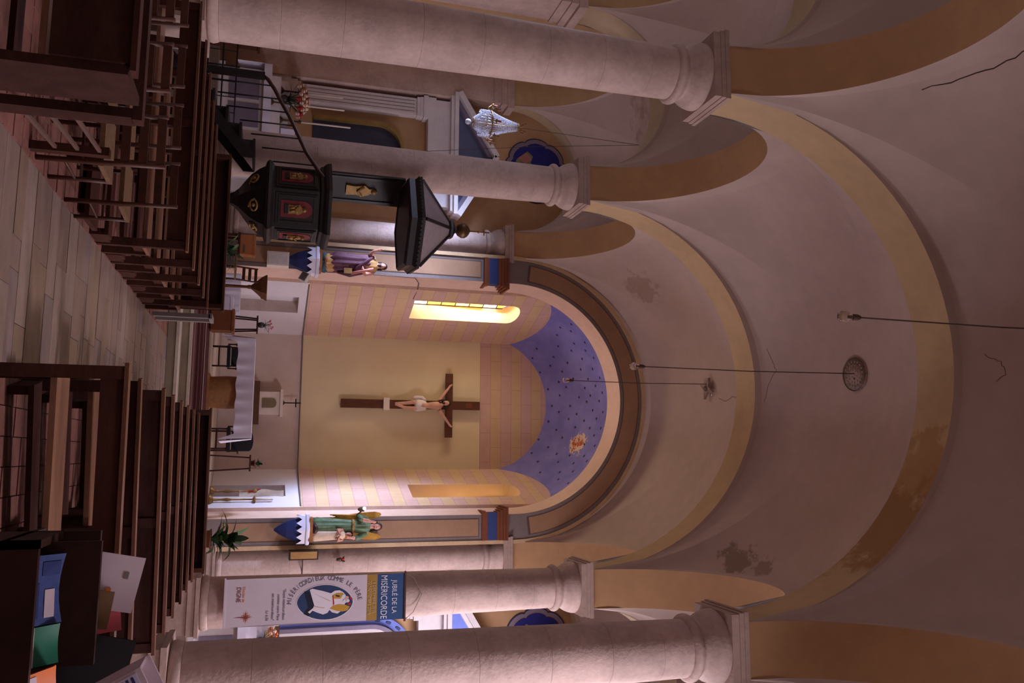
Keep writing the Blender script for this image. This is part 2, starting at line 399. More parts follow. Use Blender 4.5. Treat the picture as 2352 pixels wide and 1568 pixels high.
# apse: two splayed walls, flat end wall, half dome
LA, LB, RA, RB = V((-2.62,19.9,0)), V((-1.70,22.3,0)), V((2.62,19.9,0)), V((1.80,22.3,0))
DB = 3.2
def domez(x, y): return CZ-.02+R_IN*sqrt(max(.0001, 1-(x/R_IN)**2-((y-19.9)/DB)**2))
def splay(name, A, B, mat, win, door, s):
    wl = struct(thing(name, 'splayed apse wall with painted stone courses'))
    L = (B-A).length; t = (B-A)/L; nrm = V((t.y, -t.x, 0)); nrm = nrm if nrm.x*s > 0 else -nrm   # outward
    f0, f1, zb, zt = win; d0, d1, dz = door
    r = (f1-f0)/2*L
    def wtop(f):
        q = min(1, abs((f-(f0+f1)/2)*L/r)); return zt-r*.55+r*.55*ssq(q)
    fs = sorted(set([i/60 for i in range(61)]+[f0, f1, d0, d1]+[f0+(f1-f0)*i/16 for i in range(17)]))
    b = MB()
    def pt(f, z, d=0): p = A+t*(f*L)+nrm*d; return (p.x, p.y, z)
    def top(f): p = pt(f, 0); return domez(p[0], p[1])+.02
    for fa, fb in zip(fs, fs[1:]):
        m_ = (fa+fb)/2; segs = [[lambda f: 0.0, None]]
        iv = []; lo = lambda f: 0.0
        if d0 < m_ < d1: lo = lambda f: dz
        if f0 < m_ < f1: iv.append((lo, lambda f: zb)); lo = wtop
        iv.append((lo, top))
        for a, c in iv: b.add([pt(fa, a(fa)), pt(fb, a(fb)), pt(fb, c(fb)), pt(fa, c(fa))], [(0,1,2,3)])
    b.build('wall_face', mat, wl)
    D = .45
    b = MB(); loop = [(f0, zb), (f1, zb)]+[(f1-(f1-f0)*i/16, wtop(f1-(f1-f0)*i/16)) for i in range(17)]
    n = len(loop); mf, mz = (f0+f1)/2, (zb+zt)/2
    inner = [(mf+(f-mf)*.94, mz+(z-mz)*.93) for f, z in loop]
    b.add([pt(f, z) for f, z in loop]+[pt(f, z, D) for f, z in inner], [(i, (i+1)%n, n+(i+1)%n, n+i) for i in range(n)])
    b.build('window_reveal', P('window_reveal_plaster', (200,176,148), .8, .06, 2.), wl)
    b = MB(); E = .35
    b.add([pt(d0,0), pt(d1,0), pt(d1,dz), pt(d0,dz), pt(d0,0,E), pt(d1,0,E), pt(d1,dz,E), pt(d0,dz,E)], [(1,2,6,5),(2,3,7,6),(3,0,4,7)])
    b.build('doorway_reveal', P('doorway_plaster', (205,190,182), .85), wl)
    dm = V(pt((d0+d1)/2, 0, E))
    dr = struct(thing('door_1' if s < 0 else 'door_2', 'plain painted door set back in the apse wall', None, dm))
    MB().add([pt(d0,0.02,E-.01), pt(d1,0.02,E-.01), pt(d1,dz,E-.01), pt(d0,dz,E-.01), pt(d0,0.02,E+.03), pt(d1,0.02,E+.03), pt(d1,dz,E+.03), pt(d0,dz,E+.03)], [(0,1,2,3),(7,6,5,4),(0,4,5,1),(1,5,6,2),(2,6,7,3),(3,7,4,0)]).build('door_leaf', WHITE, dr)
    MB().sph(pt(d0+(d1-d0)*.8, 1.5, E-.05), .035).build('door_handle', P('dark_brass', (80,65,45), .4, metal=.8), dr)
    # stained glass
    wn = struct(thing('window_11' if s < 0 else 'window_12', 'narrow arched stained glass window of the apse', None, pt(mf, zb, D)))
    rows = 7; z0, z1 = min(z for f, z in inner), max(z for f, z in inner)
    fa, fb = min(f for f, z in inner), max(f for f, z in inner)
    for i in range(rows):
        for j in range(3):
            za, zc = z0+(z1-z0)*i/rows, z0+(z1-z0)*(i+1)/rows
            ga, gb = fa+(fb-fa)*j/3, fa+(fb-fa)*(j+1)/3
            tp = lambda f: z0+(wtop(mf+(f-mf)/.94)-zb)*.93+.0
            vs = [pt(ga+.004,za+.012,D), pt(gb-.004,za+.012,D), pt(gb-.004,min(zc-.012,tp(gb)),D), pt(ga+.004,min(zc-.012,tp(ga)),D)]
            MB().add(vs+[(V(p)+nrm*.015) for p in vs], [(0,1,2,3),(7,6,5,4),(0,4,5,1),(1,5,6,2),(2,6,7,3),(3,7,4,0)]).build('pane', GLASS[(i*2+j) % 5] if s < 0 else GLASS2[(i+j) % 3], wn)
    b = MB()
    for i in range(rows+1): b.bar(pt(fa, z0+(z1-z0)*i/rows, D-.01), pt(fb, z0+(z1-z0)*i/rows, D-.01), .025, .025)
    for j in range(4): b.bar(pt(fa+(fb-fa)*j/3, z0, D-.01), pt(fa+(fb-fa)*j/3, z1-.05, D-.01), .025, .025)
    b.build('lead_came', P('lead', (60,50,40), .6), wn)
    q = V(pt(mf, (zb+zt)/2, D-.06)); tgt = q-nrm*3+V((0,0,-.2))
    area('sun_through_stained_glass', q, tgt, .75, 2.3, APSE_W[0 if s < 0 else 1], (1, .86, .66) if s < 0 else (1, .66, .36))
    return wl
GLASS = [glow('yellow_glass', (1,.66,.1), 4.5), glow('amber_glass', (1,.55,.06), 3.5), glow('white_glass', (1,.96,.85), 9), glow('gold_glass', (1,.72,.14), 5), glow('orange_glass', (1,.46,.06), 3)]
GLASS2 = [glow('amber_pane', (1,.5,.1), .8), glow('rose_pane', (1,.45,.3), .6), glow('gold_pane', (1,.65,.2), 1.4)]
APSE_W = (70, 6)
splay('wall_apse_left', LA, LB, SIDE_L, (.2,.545,5.2,8.08), (.265,.555,2.37), -1)
splay('wall_apse_right', RA, RB, SIDE_R, (.2,.545,5.25,8.1), (.27,.555,2.24), 1)
b = MB()
b.grid(48, 1, lambda i, j: (LB.x+(RB.x-LB.x)*i, 22.3, 0 if j < .5 else domez(LB.x+(RB.x-LB.x)*i, 22.3)+.02), False)
struct(b.build('wall_apse_back', BACKM))
# half dome, clipped by the walls
b = MB()
def dome(i, j):
    y = 19.9+2.44*j
    f = min(1, (y-19.9)/2.4); xl = LA.x+(LB.x-LA.x)*f-.04; xr = RA.x+(RB.x-RA.x)*f+.04
    if j < .001: xl, xr = -2.7, 2.7
    x = xl+(xr-xl)*i
    return (x, y, domez(x, y))
b.grid(64, 40, dome)
dm = struct(thing('ceiling_apse', 'blue half dome with small dark stars over the apse')); b.build('dome_shell', DOME, dm)
STAR = P('dark_gilt_star', (52,44,52), .6)
for iy, yy in enumerate([20.05+.27*k for k in range(9)]):
    for ix in range(-6, 7):
        x = ix*.46+(iy % 2)*.23+random.uniform(-.06,.06); y = yy+random.uniform(-.06,.06)
        f = (y-19.9)/2.4; xl = LA.x+(LB.x-LA.x)*f+.1; xr = RA.x+(RB.x-RA.x)*f-.1
        if not xl < x < xr or (abs(x-1.02) < .3 and abs(y-21.2) < .3): continue
        z = domez(x, y); e = .01
        nx, ny = (domez(x+e,y)-domez(x-e,y))/(2*e), (domez(x,y+e)-domez(x,y-e))/(2*e)
        nn = V((nx, ny, -1)).normalized(); a = nn.orthogonal().normalized(); c = nn.cross(a)
        poly = [((.042 if k % 2 == 0 else .018)*cos(k*pi/6), (.042 if k % 2 == 0 else .018)*sin(k*pi/6)) for k in range(12)]
        MB().prism(poly, .002, .008, lambda p, q, d: V((x,y,z))+a*p+c*q+nn*d).build('star', STAR, dm)
# lip between reveal and walls
b = MB()
for s, A in ((-1, LA), (1, RA)): b.add([(A.x,19.9,0),(s*2.75,19.9,0),(s*2.75,19.9,8.2),(A.x,19.9,8.75)], [(0,1,2,3)])
b.build('wall_return', P('pink_return_plaster', (222,190,172), .85), sanct)
# grey ledge (a cable runs along it) round the apse
b = MB(); z = 2.57
b.tube([(-2.6,19.95,z),(LB.x+.03,22.27,z),(RB.x-.03,22.27,z),(2.6,19.95,z)], .018, 6); struct(b.build('trim_1', P('grey_ledge', (120,112,118), .7)))

# ---------------------------------------------------------------- floor
fl = struct(thing('floor', 'church floor of limestone slabs and terracotta tiles'))
MB().box(-8.8,-5.2,-.2,8.8,23,-.015).build('floor_bed', GROUT, fl)
y = -3.0; n = 0
while y < 15.15:
    d = random.uniform(.2,.36); d = 15.19-y if y+d > 14.98 else d
    cuts = [-.57, -.57+random.uniform(.4,.65), .2+random.uniform(-.1,.25), .92] if random.random() < .25 else [-.57, random.uniform(-.25,.6), .92]
    for a, c in zip(cuts, cuts[1:]):
        if y > .8: MB().box(a+.003, y+.003, -.06, c-.003, y+d-.003, random.uniform(-.003,.003)).build('slab', random.choice(SLABS), fl)
    y += d
MB().box(-.57,-3,-.06,.92,.8,0).build('slab', SLABS[0], fl)
for (x0, x1, y0, y1) in ((-3.58,-.58,1.0,15.2), (.93,4.2,1.0,15.2)):
    b = MB(); xs = x0; tile0 = None
    while xs < x1-.01:
        ys = y0
        while ys < y1-.01:
            near = (xs > -1.4 and 3 < ys < 9.5) if x0 < 0 else (xs < 1.3 and 3 < ys < 7.5)
            if near:
                tb0 = MB().box(.004,.004,-.03,.196,.196,0) if tile0 is None else None
                if tile0 is None: tile0 = tb0.build('tile', TERRA, fl); q = tile0
                else: q = tile0.copy(); COL.objects.link(q)
                q.location = (xs, ys, random.uniform(-.008,-.001))
            else: b.box(xs+.004, ys+.004, -.03, min(xs+.2,x1)-.004, min(ys+.2,y1)-.004, random.uniform(-.008,-.001))
            ys += .2
        xs += .2
    o = b.build('terracotta_tiles', TERRA, fl); o['kind'] = 'stuff'
for (x0, x1) in ((-8.3,-3.5),(4.2,8.3)): MB().box(x0,-5,-.1,x1,19.8,-.005).build('aisle_paving', SLABS[1], fl)
# choir steps
STEPST = P('step_stone', (176,160,146), .6, .15, 2.5, .2); RISER = P('step_riser_stone', (128,112,92), .7, .15, 2.5, .2)
st = struct(thing('steps', 'choir steps across the nave'))
for i, (y0, zt) in enumerate(((15.2,.19),(15.62,.37),(16.25,.55))):
    MB().box(-3.4, y0+.02, 0 if i == 0 else zt-.2, 3.4, 22.3 if i == 2 else 17, zt-.05).build('riser', RISER, st)
    MB().box(-3.42, y0, zt-.05, 3.42, 22.28 if i == 2 else 16.8, zt).build('tread', STEPST, st)
def carpet_mat():
    k = N('red_carpet'); x, y, z = k.xyz(k.pos())
    f = k.math('FRACT', k.math('MULTIPLY', k.math('ADD', y, k.math('MULTIPLY', z, 2.0)), 8.0)); e = k.math('LESS_THAN', f, .3)
    c = k.mix(e, lin((88,40,42)), lin((118,86,82))); k.l(c, k.b.inputs['Base Color']); k.b.inputs['Roughness'].default_value = .95; return k.m
b = MB(); b.box(-1.3,15.72,.37,1.25,16.27,.385); b.box(-1.3,16.235,.385,1.25,16.25,.55)
tag(b.build('stair_carpet', carpet_mat()), 'red striped carpet strip on the choir step in front of the altar', 'carpet')
b = MB(); b.box(-1.3,16.4,.55,1.3,17.2,.56); tag(b.build('carpet', P('dark_red_carpet', (84,36,40), .95, .15, 8.)), 'dark red carpet lying under the altar table', 'carpet')
# ---------------------------------------------------------------- columns
def make_column():
    c = thing('column', None, 'column', local=True)
    MB().box(-.42,-.42,0,.42,.42,.62).box(-.44,-.44,.62,.44,.44,.74).box(-.46,-.46,.74,.46,.46,.8).build('pedestal', PLINTH, c)
    MB().lathe([(.40,.8),(.43,.82),(.44,.86),(.43,.9),(.415,.93)], n=40).build('base_ring', STONE, c)
    zs = [.93, 1.62, 2.35, 3.3, 4.08, 4.95, 5.72, 6.4, 6.82]
    rad = lambda z: .41-.058*((z-.9)/5.9)**1.2
    for a, z in zip(zs, zs[1:]):
        pr = [(rad(a)-.004, a), (rad(a), a+.004), (rad(a), a+.006)]+[(rad(a+(z-a)*k/3), a+(z-a)*k/3) for k in (1,2)]+[(rad(z), z-.006), (rad(z), z-.004), (rad(z)-.004, z)]
        MB().lathe(pr, n=40).build('drum', STONE, c)
    r = .352
    MB().lathe([(r,6.8),(r+.035,6.81),(r+.06,6.84),(r+.065,6.87),(r+.055,6.9),(r+.03,6.92),(r+.028,6.935),(r+.0,6.94),(r-.005,7.01),(r+.028,7.02),(r+.03,7.045),(r+.048,7.05),(r+.05,7.075),(r+.066,7.08),(r+.09,7.14),(r+.105,7.2),(r+.108,7.25),(r+.095,7.27)], n=40).build('capital', STONE, c)
    MB().box(-.46,-.46,7.26,.46,.46,7.36).box(-.475,-.475,7.36,.475,.475,7.42).box(-.49,-.49,7.42,.49,.49,7.48).build('abacus', PLINTH, c)
    return c
col0 = make_column(); used = False
SIDE = {-1: 'left', 1: 'right'}
CL = {4.766: 'stone column beside the %s pews, nearest the west door end, no fittings on it',
      9.766: 'tall round stone column rising at the outer end of the %s pews',
      14.766: None, 19.766: 'stone column half set into the wall %s of the apse arch'}
for y in YC[1:]:
    for s in (-1, 1):
        if y == 14.766: lb = 'stone column behind the dark wooden pulpit' if s < 0 else 'stone column with the jubilee banner hanging on it'
        elif y == 9.766: lb = 'big near stone column at the left-hand pews, seen over their dark ends' if s < 0 else 'big near stone column beside the leaflet rack and right-hand pews'
        elif y == 19.766: lb = 'far stone column beside the purple-robed saint statue' if s < 0 else 'far stone column beside the green angel statue, with a wall loudspeaker on it'
        elif y == 4.766: lb = 'stone column left of the camera beside the rear pews' if s < 0 else 'stone column right of the leaflet rack beside the rear pews'
        else: lb = 'rearmost stone column on the %s of the nave' % SIDE[s]
        o = col0 if not used else dup(col0)
        used = True; o.location = (s*AX, y, 0); o['label'] = lb; o['group'] = 'round columns of the nave arcades'
def make_pier():
    c = thing('wall_pier', None, 'pier', local=True)
    MB().box(-.34,-.40,0,.4,.40,6.95).build('shaft', STONE, c)
    MB().box(-.38,-.44,6.95,.4,.44,7.05).box(-.40,-.46,7.15,.4,.46,7.3).box(-.36,-.42,7.05,.4,.42,7.15).box(-.48,-.485,7.3,.4,.485,7.48).build('capital', STONE, c)
    MB().box(-.42,-.46,0,.4,.46,.7).build('pedestal', PLINTH, c)
    return c
pier0 = make_pier(); used = False
for i, y in enumerate(YC[1:]):
    for s in (-1, 1):
        o = pier0 if not used else dup(pier0); used = True
        o.location = (s*OX, y, 0); o.rotation_euler = (0,0,pi if s < 0 else 0)
        o['label'] = ('%s wall pier of the %s aisle, carrying its vault' % (('rearmost','second','third','fourth','last')[i], SIDE[s])); o['group'] = 'aisle wall piers'

# ---------------------------------------------------------------- pews and chairs
WOODS = [P('dark_pew_wood_%d' % i, c, .62, .3, 2.5, .1, stretch=(1,3,3), world=False, spec=.12) for i, c in enumerate(((62,34,26),(54,30,24),(70,40,28)))]
LEDGELIT = P('lit_pew_ledge', (100,64,46), .42, .25, 3., .1, stretch=(1,3,3), world=False, spec=.35)  # light caught by the ledge tops is put into this paler colour
SEATW = P('polished_lit_seat', (124,86,66), .32, .25, 3., .05, stretch=(1,4,4), world=False, spec=.5)  # paler than the pew wood; light on the seat tops is in the colour
def make_pew(L, h=.827, mt=None, nleg=3, rail=.2):
    mt = mt or WOODS[0]
    p = thing('pew', None, 'pew', local=True)
    MB().box(0,-.018,h-rail,L,.018,h-.018).build('top_rail', mt, p)
    MB().box(-.02,-.045,h-.018,L+.02,.04,h+.006).build('book_ledge', LEDGELIT, p)
    MB().box(0,.03,.405,L,.37,.44).build('seat', SEATW, p)
    for k in range(nleg):
        x = (L-.08)*k/(nleg-1)
        MB().box(x,-.035,0,x+.08,.03,h-.02).build('back_post', mt, p)
        MB().box(x,.29,0,x+.09,.35,.405).build('leg', mt, p)
        MB().box(x+.01,.03,.30,x+.06,.29,.405).build('bracket', mt, p)
        MB().box(x+.01,-.36,0,x+.07,-.04,.13).build('kneeler_foot', mt, p)
    MB().box(0,-.40,.13,L,-.2,.165).build('kneeler_board', mt, p)
    return p
left_pews = [8.66, 9.5, 10.34, 11.18, 12.02]
words = ['first','second','third','fourth','fifth','sixth','seventh','eighth','ninth','tenth']
p0 = None
for i, y in enumerate(left_pews):
    o = make_pew(2.62) if p0 is None else dup(p0); p0 = p0 or o
    o.location = (-3.2, y, 0); o['group'] = 'pews on the pulpit side of the aisle'
    o['label'] = 'dark wooden pew on the pulpit side, %s row behind the front desk' % words[len(left_pews)-1-i]
right_pews = [5.4, 6.5, 7.39, 8.2, 9.05, 9.9, 10.75, 11.6]
p1 = None
for i, y in enumerate(right_pews):
    if i == 0:
        o = make_pew(2.35, .83, rail=.15); o['label'] = 'near dark pew right of the aisle, open back with lit seat plank'
    elif i == 1:
        o = make_pew(2.2, .76, WOODS[1]); p1 = o
    else: o = dup(p1)
    o.location = (.92, y, 0); o.rotation_euler = (0,0,.19 if i else .08); o['group'] = 'pews on the banner side of the aisle'
    if i >= 2:
        for ch in o.children: pass
        o.scale = (1,1,1.09)
    if i: o['label'] = 'dark wooden pew on the banner side, %s row behind its front desk' % words[len(right_pews)-1-i]
# front desks of the two blocks
def desk(name, L, h, lb, loc, rz):
    d = thing(name, lb, 'prayer desk', local=True); d.location = loc; d.rotation_euler = (0,0,rz)
    MB().box(0,-.02,.12,L,.02,h-.03).build('front_panel', WOODS[1], d)
    MB().box(-.03,-.17,h-.03,L+.03,.05,h).build('ledge', WOODS[2], d)
    for x in (0, L-.06): MB().box(x,-.2,0,x+.06,.04,h-.03).build('end_post', WOODS[0], d)
    MB().box(.06,-.45,.12,L-.06,-.22,.155).build('kneeler_board', WOODS[0], d)
    for x in (.1, L-.16): MB().box(x,-.42,0,x+.06,-.05,.12).build('kneeler_foot', WOODS[0], d)
    return d
desk('prayer_desk', 2.36, 1.0, 'long dark panelled prayer desk before the front pulpit-side pew', (-3.06,12.95,0), 0)
desk('prayer_desk', 2.3, .92, 'long dark panelled prayer desk before the front banner-side pew', (.8,12.8,0), .13)
# grey end frame and small chest at the head of the left block
g = thing('kneeler_frame', 'narrow grey end frame standing at the aisle end of the front left desk', 'kneeler', (-.6,13.3,0))
MB().box(-.66,13.1,0,-.6,13.2,.8).build('post', GREYB, g); MB().box(-.66,13.5,0,-.6,13.6,.8).build('post', GREYB, g); MB().box(-.67,13.1,.78,-.59,13.6,.83).build('top_rail', GREYB, g)
c = thing('wooden_chest', 'low brown wooden chest on the choir step past the left desk', 'chest', (-1.14,16.9,.55))
MB().box(-1.34,16.7,.6,-.94,17.1,.98).build('body', P('chest_wood', (110,62,36), .5, .2, 4.), c); MB().box(-1.36,16.68,.98,-.92,17.12,1.03).build('lid', P('chest_lid_wood', (120,70,42), .5, .2, 4.), c); MB().box(-1.32,16.72,.55,-.96,17.08,.6).build('plinth', WOODS[0], c)
# near left pew, seen end-on
n0 = thing('closed_pew', 'near dark pew left of the aisle with a solid panelled back', 'pew', (-1.7,4.45,0))
MB().box(-2.9,4.58,.46,-.62,4.62,.86).build('back_panel', WOODS[1], n0)
MB().box(-2.9,4.55,.855,-.57,4.65,.885).build('panel_cap', WOODS[0], n0)
MB().box(-.62,4.60,0,-.565,5.02,.84).build('end_board', WOODS[1], n0)
MB().box(-.62,5.2,0,-.56,5.34,.78).build('end_post', WOODS[1], n0)
MB().box(-2.9,5.2,.78,-.55,5.30,.835).build('top_rail', WOODS[0], n0)
MB().box(-2.9,4.62,.40,-.62,4.95,.435).build('seat', SEATW, n0)
for z in (.16,.30,.44): MB().bar((-.59,5.3,z),(-.66,6.2,z),.022,.022).build('stretcher', P('dull_stretcher', (92,68,58), .6) if z < .2 else bpy.data.materials['dull_stretcher'], n0)
for x in (-2.85,-1.7): MB().box(x,4.56,0,x+.07,4.62,.46).build('leg', WOODS[0], n0)
MB().box(-.69,6.15,0,-.63,6.22,.5).build('front_post', WOODS[0], n0)
MB().box(-2.9,5.05,.13,-.7,5.2,.165).build('kneeler_board', WOODS[0], n0)
RUSH = P('woven_rush', (112,82,56), .75, .25, 18., .4, world=False)
CHW = P('chair_wood', (74,42,30), .5, .25, 4., world=False)
def make_chair():
    c = thing('rush_chair', None, 'chair', local=True)
    MB().prism([(-.2,-.17),(.2,-.17),(.23,.22),(-.23,.22)], .40, .435, lambda p, q, d: (p,q,d)).build('seat', RUSH, c)
    for s in (-1, 1):
        MB().tube([(s*.18,-.17,0),(s*.18,-.18,.42),(s*.185,-.24,.86)], [.02,.02,.016], 8).build('back_post', CHW, c)
        MB().tube([(s*.215,.2,0),(s*.215,.2,.42)], .018, 8).build('leg', CHW, c)
        MB().tube([(s*.18,-.17,.18),(s*.215,.2,.18)], .011, 6).build('stretcher', CHW, c)
    MB().tube([(-.215,.2,.22),(.215,.2,.22)], .011, 6).build('stretcher', CHW, c)
    for z, y in ((.58,-.2),(.70,-.217),(.82,-.234)): MB().box(-.18,y-.009,z-.03,.18,y+.009,z+.03).build('back_slat', CHW, c)
    return c
ch0 = None
spots = [(-.78,7.42,0,'at the aisle end, row just behind the first left pew'),(-1.3,7.42,.03,'second from the aisle, row just behind the first left pew'),(-1.82,7.42,-.04,'third from the aisle, row just behind the first left pew'),(-2.4,7.42,.05,'fourth from the aisle, row just behind the first left pew'),
         (-.82,6.5,.04,'at the aisle end, row past the closed pew'),(-1.38,6.5,-.03,'second from the aisle, row past the closed pew'),(-1.95,6.5,0,'third from the aisle, row past the closed pew')]
for x, y, rz, lb in spots:
    o = make_chair() if ch0 is None else dup(ch0); ch0 = ch0 or o
    o.location = (x, y, 0); o.rotation_euler = (0,0,rz); o['label'] = 'rush-seated wooden chair '+lb; o['group'] = 'rush chairs left of the aisle'
b = thing('wooden_footboard', 'dark low wooden footboard on the tiles beside the aisle slabs', 'footboard', (-.8,7.95,0)); MB().box(-1.3,7.75,.05,-.58,8.15,.09).build('board', WOODS[0], b); MB().box(-1.25,7.8,0,-1.15,8.1,.05).build('foot', WOODS[1], b); MB().box(-.75,7.8,0,-.65,8.1,.05).build('foot', WOODS[1], b)
# ---------------------------------------------------------------- pulpit, its stair and sounding board
BLK = P('black_stained_oak', (29,25,25), .42, .3, 5., .1, spec=.35); BLK2 = P('black_brown_oak', (38,31,29), .5, .3, 5., .1)
GILT = P('worn_gilding', (148,114,66), .5, .3, 9., .3, metal=.25); REDL = P('red_lacquer', (112,36,40), .5, .15, 6.)
TESTR = P('grey_lead_roof', (156,144,148), .6, .15, 2., .1)
px, py = -2.70, 13.85; R6 = .64; A0 = radians(-36)         # one corner angle; the panels face between corners
pu = thing('pulpit', 'black hexagonal pulpit with gilded relief panels, raised beside its column', 'pulpit', (px, py, 0))
def hexa(r, z, k): a = A0+k*pi/3; return V((px+r*cos(a), py+r*sin(a), z))
def hexloft(mb, prof):
    for (r0, z0), (r1, z1) in zip(prof, prof[1:]):
        for k in range(6): mb.add([hexa(r0,z0,k), hexa(r0,z0,k+1), hexa(r1,z1,k+1), hexa(r1,z1,k)], [(0,1,2,3)])
    mb.add([hexa(prof[0][0],prof[0][1],k) for k in range(6)], [tuple(range(6))]); mb.add([hexa(prof[-1][0],prof[-1][1],k) for k in range(6)], [tuple(range(6))])
b = MB(); hexloft(b, [(R6-.03,1.6),(R6-.03,2.4)]); b.build('body', BLK, pu)
b = MB(); hexloft(b, [(R6-.04,1.5),(R6+.02,1.52),(R6+.06,1.56),(R6+.04,1.60),(R6-.02,1.64)]); b.build('lower_cornice', BLK2, pu)
b = MB(); hexloft(b, [(R6-.02,2.36),(R6+.02,2.38),(R6+.03,2.42),(R6+.07,2.46),(R6+.09,2.5),(R6+.09,2.55),(R6-.1,2.55)]); b.build('rim', BLK, pu)
b = MB(); hexloft(b, [(.07,.86),(.085,.94),(.12,1.02),(.19,1.10),(.30,1.18),(.43,1.28),(.53,1.40),(R6-.05,1.5)]); b.build('bowl', BLK, pu)
b = MB(); b.lathe([(.13,0),(.13,.1),(.07,.16),(.06,.8),(.11,.86)], (px,py), 12); b.build('stem', BLK, pu)
for k in range(6):
    a = A0+(k+.5)*pi/3; ap = (R6-.03)*cos(pi/6); n = V((cos(a), sin(a), 0)); t = V((-sin(a), cos(a), 0)); c0 = V((px,py,0))+n*ap
    def at(p, q, d, c0=c0, n=n, t=t): return c0+t*p+n*d+V((0,0,q))
    b = MB(); b.prism([(-.25,1.68),(.25,1.68),(.25,2.33),(-.25,2.33)], 0, .025, at); fr = b.build('panel', BLK2, pu)
    b = MB()
    for q in ((-.22,1.72,.22,1.745),(-.22,2.27,.22,2.295),(-.22,1.745,-.195,2.27),(.195,1.745,.22,2.27)): b.prism([(q[0],q[1]),(q[2],q[1]),(q[2],q[3]),(q[0],q[3])], .025, .04, at)
    b.build('panel_moulding', BLK, fr)
    ar = [(-.135,1.76),(.135,1.76),(.135,2.12)]+[(.135*cos(pi*i/8), 2.12+.135*sin(pi*i/8)) for i in range(1,8)]+[(-.135,2.12)]
    MB().prism(ar, .025, .034, at).build('niche', REDL, fr)
    b = MB()
    fig = [(-.065,1.88),(.07,1.88),(.06,1.98),(.08,2.03),(.05,2.09),(.03,2.1),(.035,2.14),(.0,2.165),(-.035,2.13),(-.03,2.09),(-.075,2.05),(-.055,1.97)]
    b.prism([(p*1.1, q) for p, q in fig], .034, .06, at); b.sph(at(0,2.13,.06), .032, 8, 6); b.tube([at(-.06,2.05,.065),at(.0,1.99,.075),at(.06,2.03,.07)], .018, 6); b.tube([at(-.02,1.9,.065),at(-.03,1.98,.07)], .02, 6); b.tube([at(.03,1.9,.065),at(.02,1.98,.07)], .02, 6)
    b.build('gilded_figure', GILT, fr)
    MB().prism([(-.08,1.82),(.08,1.82),(.065,1.88),(-.065,1.88)], .034, .06, at).build('figure_base', BLK, fr)
    # carved gilded swag on the bowl below the panel
    m1 = V((px,py,0))+n*(.49*cos(pi/6))+V((0,0,1.34)); up = V((0,0,1))*.8+n*.6
    b = MB(); b.tube([m1+t*(.09*cos(q))+up*(.07*sin(q))+n*.03 for q in [i*pi/6 for i in range(13)]], .016, 6); b.sph(m1+n*.03, .035, 8, 6); b.tube([m1-t*.1+up*.02+n*.02, m1-t*.03-up*.08+n*.01, m1+t*.05-up*.1], .014, 6)
    b.build('gilded_swag', GILT, pu)
# back board up to the sounding board
b0 = V((-3.22,14.22,0)); nb = V((.80,-.60,0)); tb = V((.60,.80,0))
bat = lambda p, q, d: b0+tb*p+nb*d+V((0,0,q))
bb = MB().prism([(-.3,2.4),(.3,2.4),(.3,3.86),(-.3,3.86)], 0, .05, bat).build('back_board', BLK2, pu)
b = MB()
for q in ((-.26,2.5,.26,2.54),(-.26,3.7,.26,3.74),(-.26,2.54,-.22,3.7),(.22,2.54,.26,3.7)): b.prism([(q[0],q[1]),(q[2],q[1]),(q[2],q[3]),(q[0],q[3])], .05, .07, bat)
b.build('panel_moulding', BLK, bb)
b = MB(); b.prism([(p*1.5, 2.85+(q-1.88)*1.9) for p, q in fig], .05, .09, bat); b.sph(bat(0,3.33,.09), .05, 8, 6); b.tube([bat(-.09,3.15,.09),bat(0,3.05,.11),bat(.1,3.12,.1)], .025, 6); b.build('gilded_figure', GILT, bb)
# sounding board
tx, ty, RT = -2.50, 13.85, .86; A1 = radians(-24)
te = thing('sounding_board', 'dark hexagonal sounding board with a pointed grey roof above the pulpit', 'canopy', (tx, ty, 3.75))
def hx(r, z, k): a = A1+k*pi/3; return V((tx+r*cos(a), ty+r*sin(a), z))
def loft2(mb, prof, caps=True):
    for (r0, z0), (r1, z1) in zip(prof, prof[1:]):
        for k in range(6): mb.add([hx(r0,z0,k), hx(r0,z0,k+1), hx(r1,z1,k+1), hx(r1,z1,k)], [(0,1,2,3)])
    if caps:
        for r, z in (prof[0], prof[-1]): mb.add([hx(r,z,k) for k in range(6)], [tuple(range(6))])
b = MB(); loft2(b, [(.8,3.80),(RT-.05,3.78),(RT,3.82),(RT-.02,3.92),(RT+.03,3.98),(RT+.04,4.04),(RT-.04,4.06)]); b.build('fascia', BLK, te)
b = MB(); loft2(b, [(RT-.03,4.055),(.13,4.62)]); b.build('roof', TESTR, te)
for k in range(6):
    MB().bar(hx(RT-.02,4.06,k), hx(.12,4.63,k), .05, .04).build('roof_rib', BLK, te)
b = MB(); loft2(b, [(.16,4.6),(.18,4.63),(.18,4.67),(.12,4.7),(.07,4.72),(.06,4.76)]); b.build('roof_collar', BLK, te)
MB().lathe([(.05,4.75),(.1,4.78),(.135,4.84),(.13,4.9),(.1,4.95),(.06,4.98),(.02,5.0)], (tx,ty), 12, fold=.08, nf=6).build('finial', P('bronze_finial', (92,70,46), .45, .3, 8., metal=.5), te)
b = MB(); b.tube([(tx,ty,4.98),(tx,ty,5.36)], .012, 6); b.tube([(tx-.06,ty,5.26),(tx+.06,ty,5.26)], .012, 6); b.sph((tx,ty,5.16), .025, 8, 6); b.build('finial_cross', P('old_brass', (140,105,60), .4, metal=.7), te)
b = MB()
for k in range(6):
    for i in range(12):
        p = hx(RT+.035,3.99,k).lerp(hx(RT+.035,3.99,k+1), (i+.5)/12); b.sph(p, .016, 6, 4)
b.build('beading', BLK2, te)
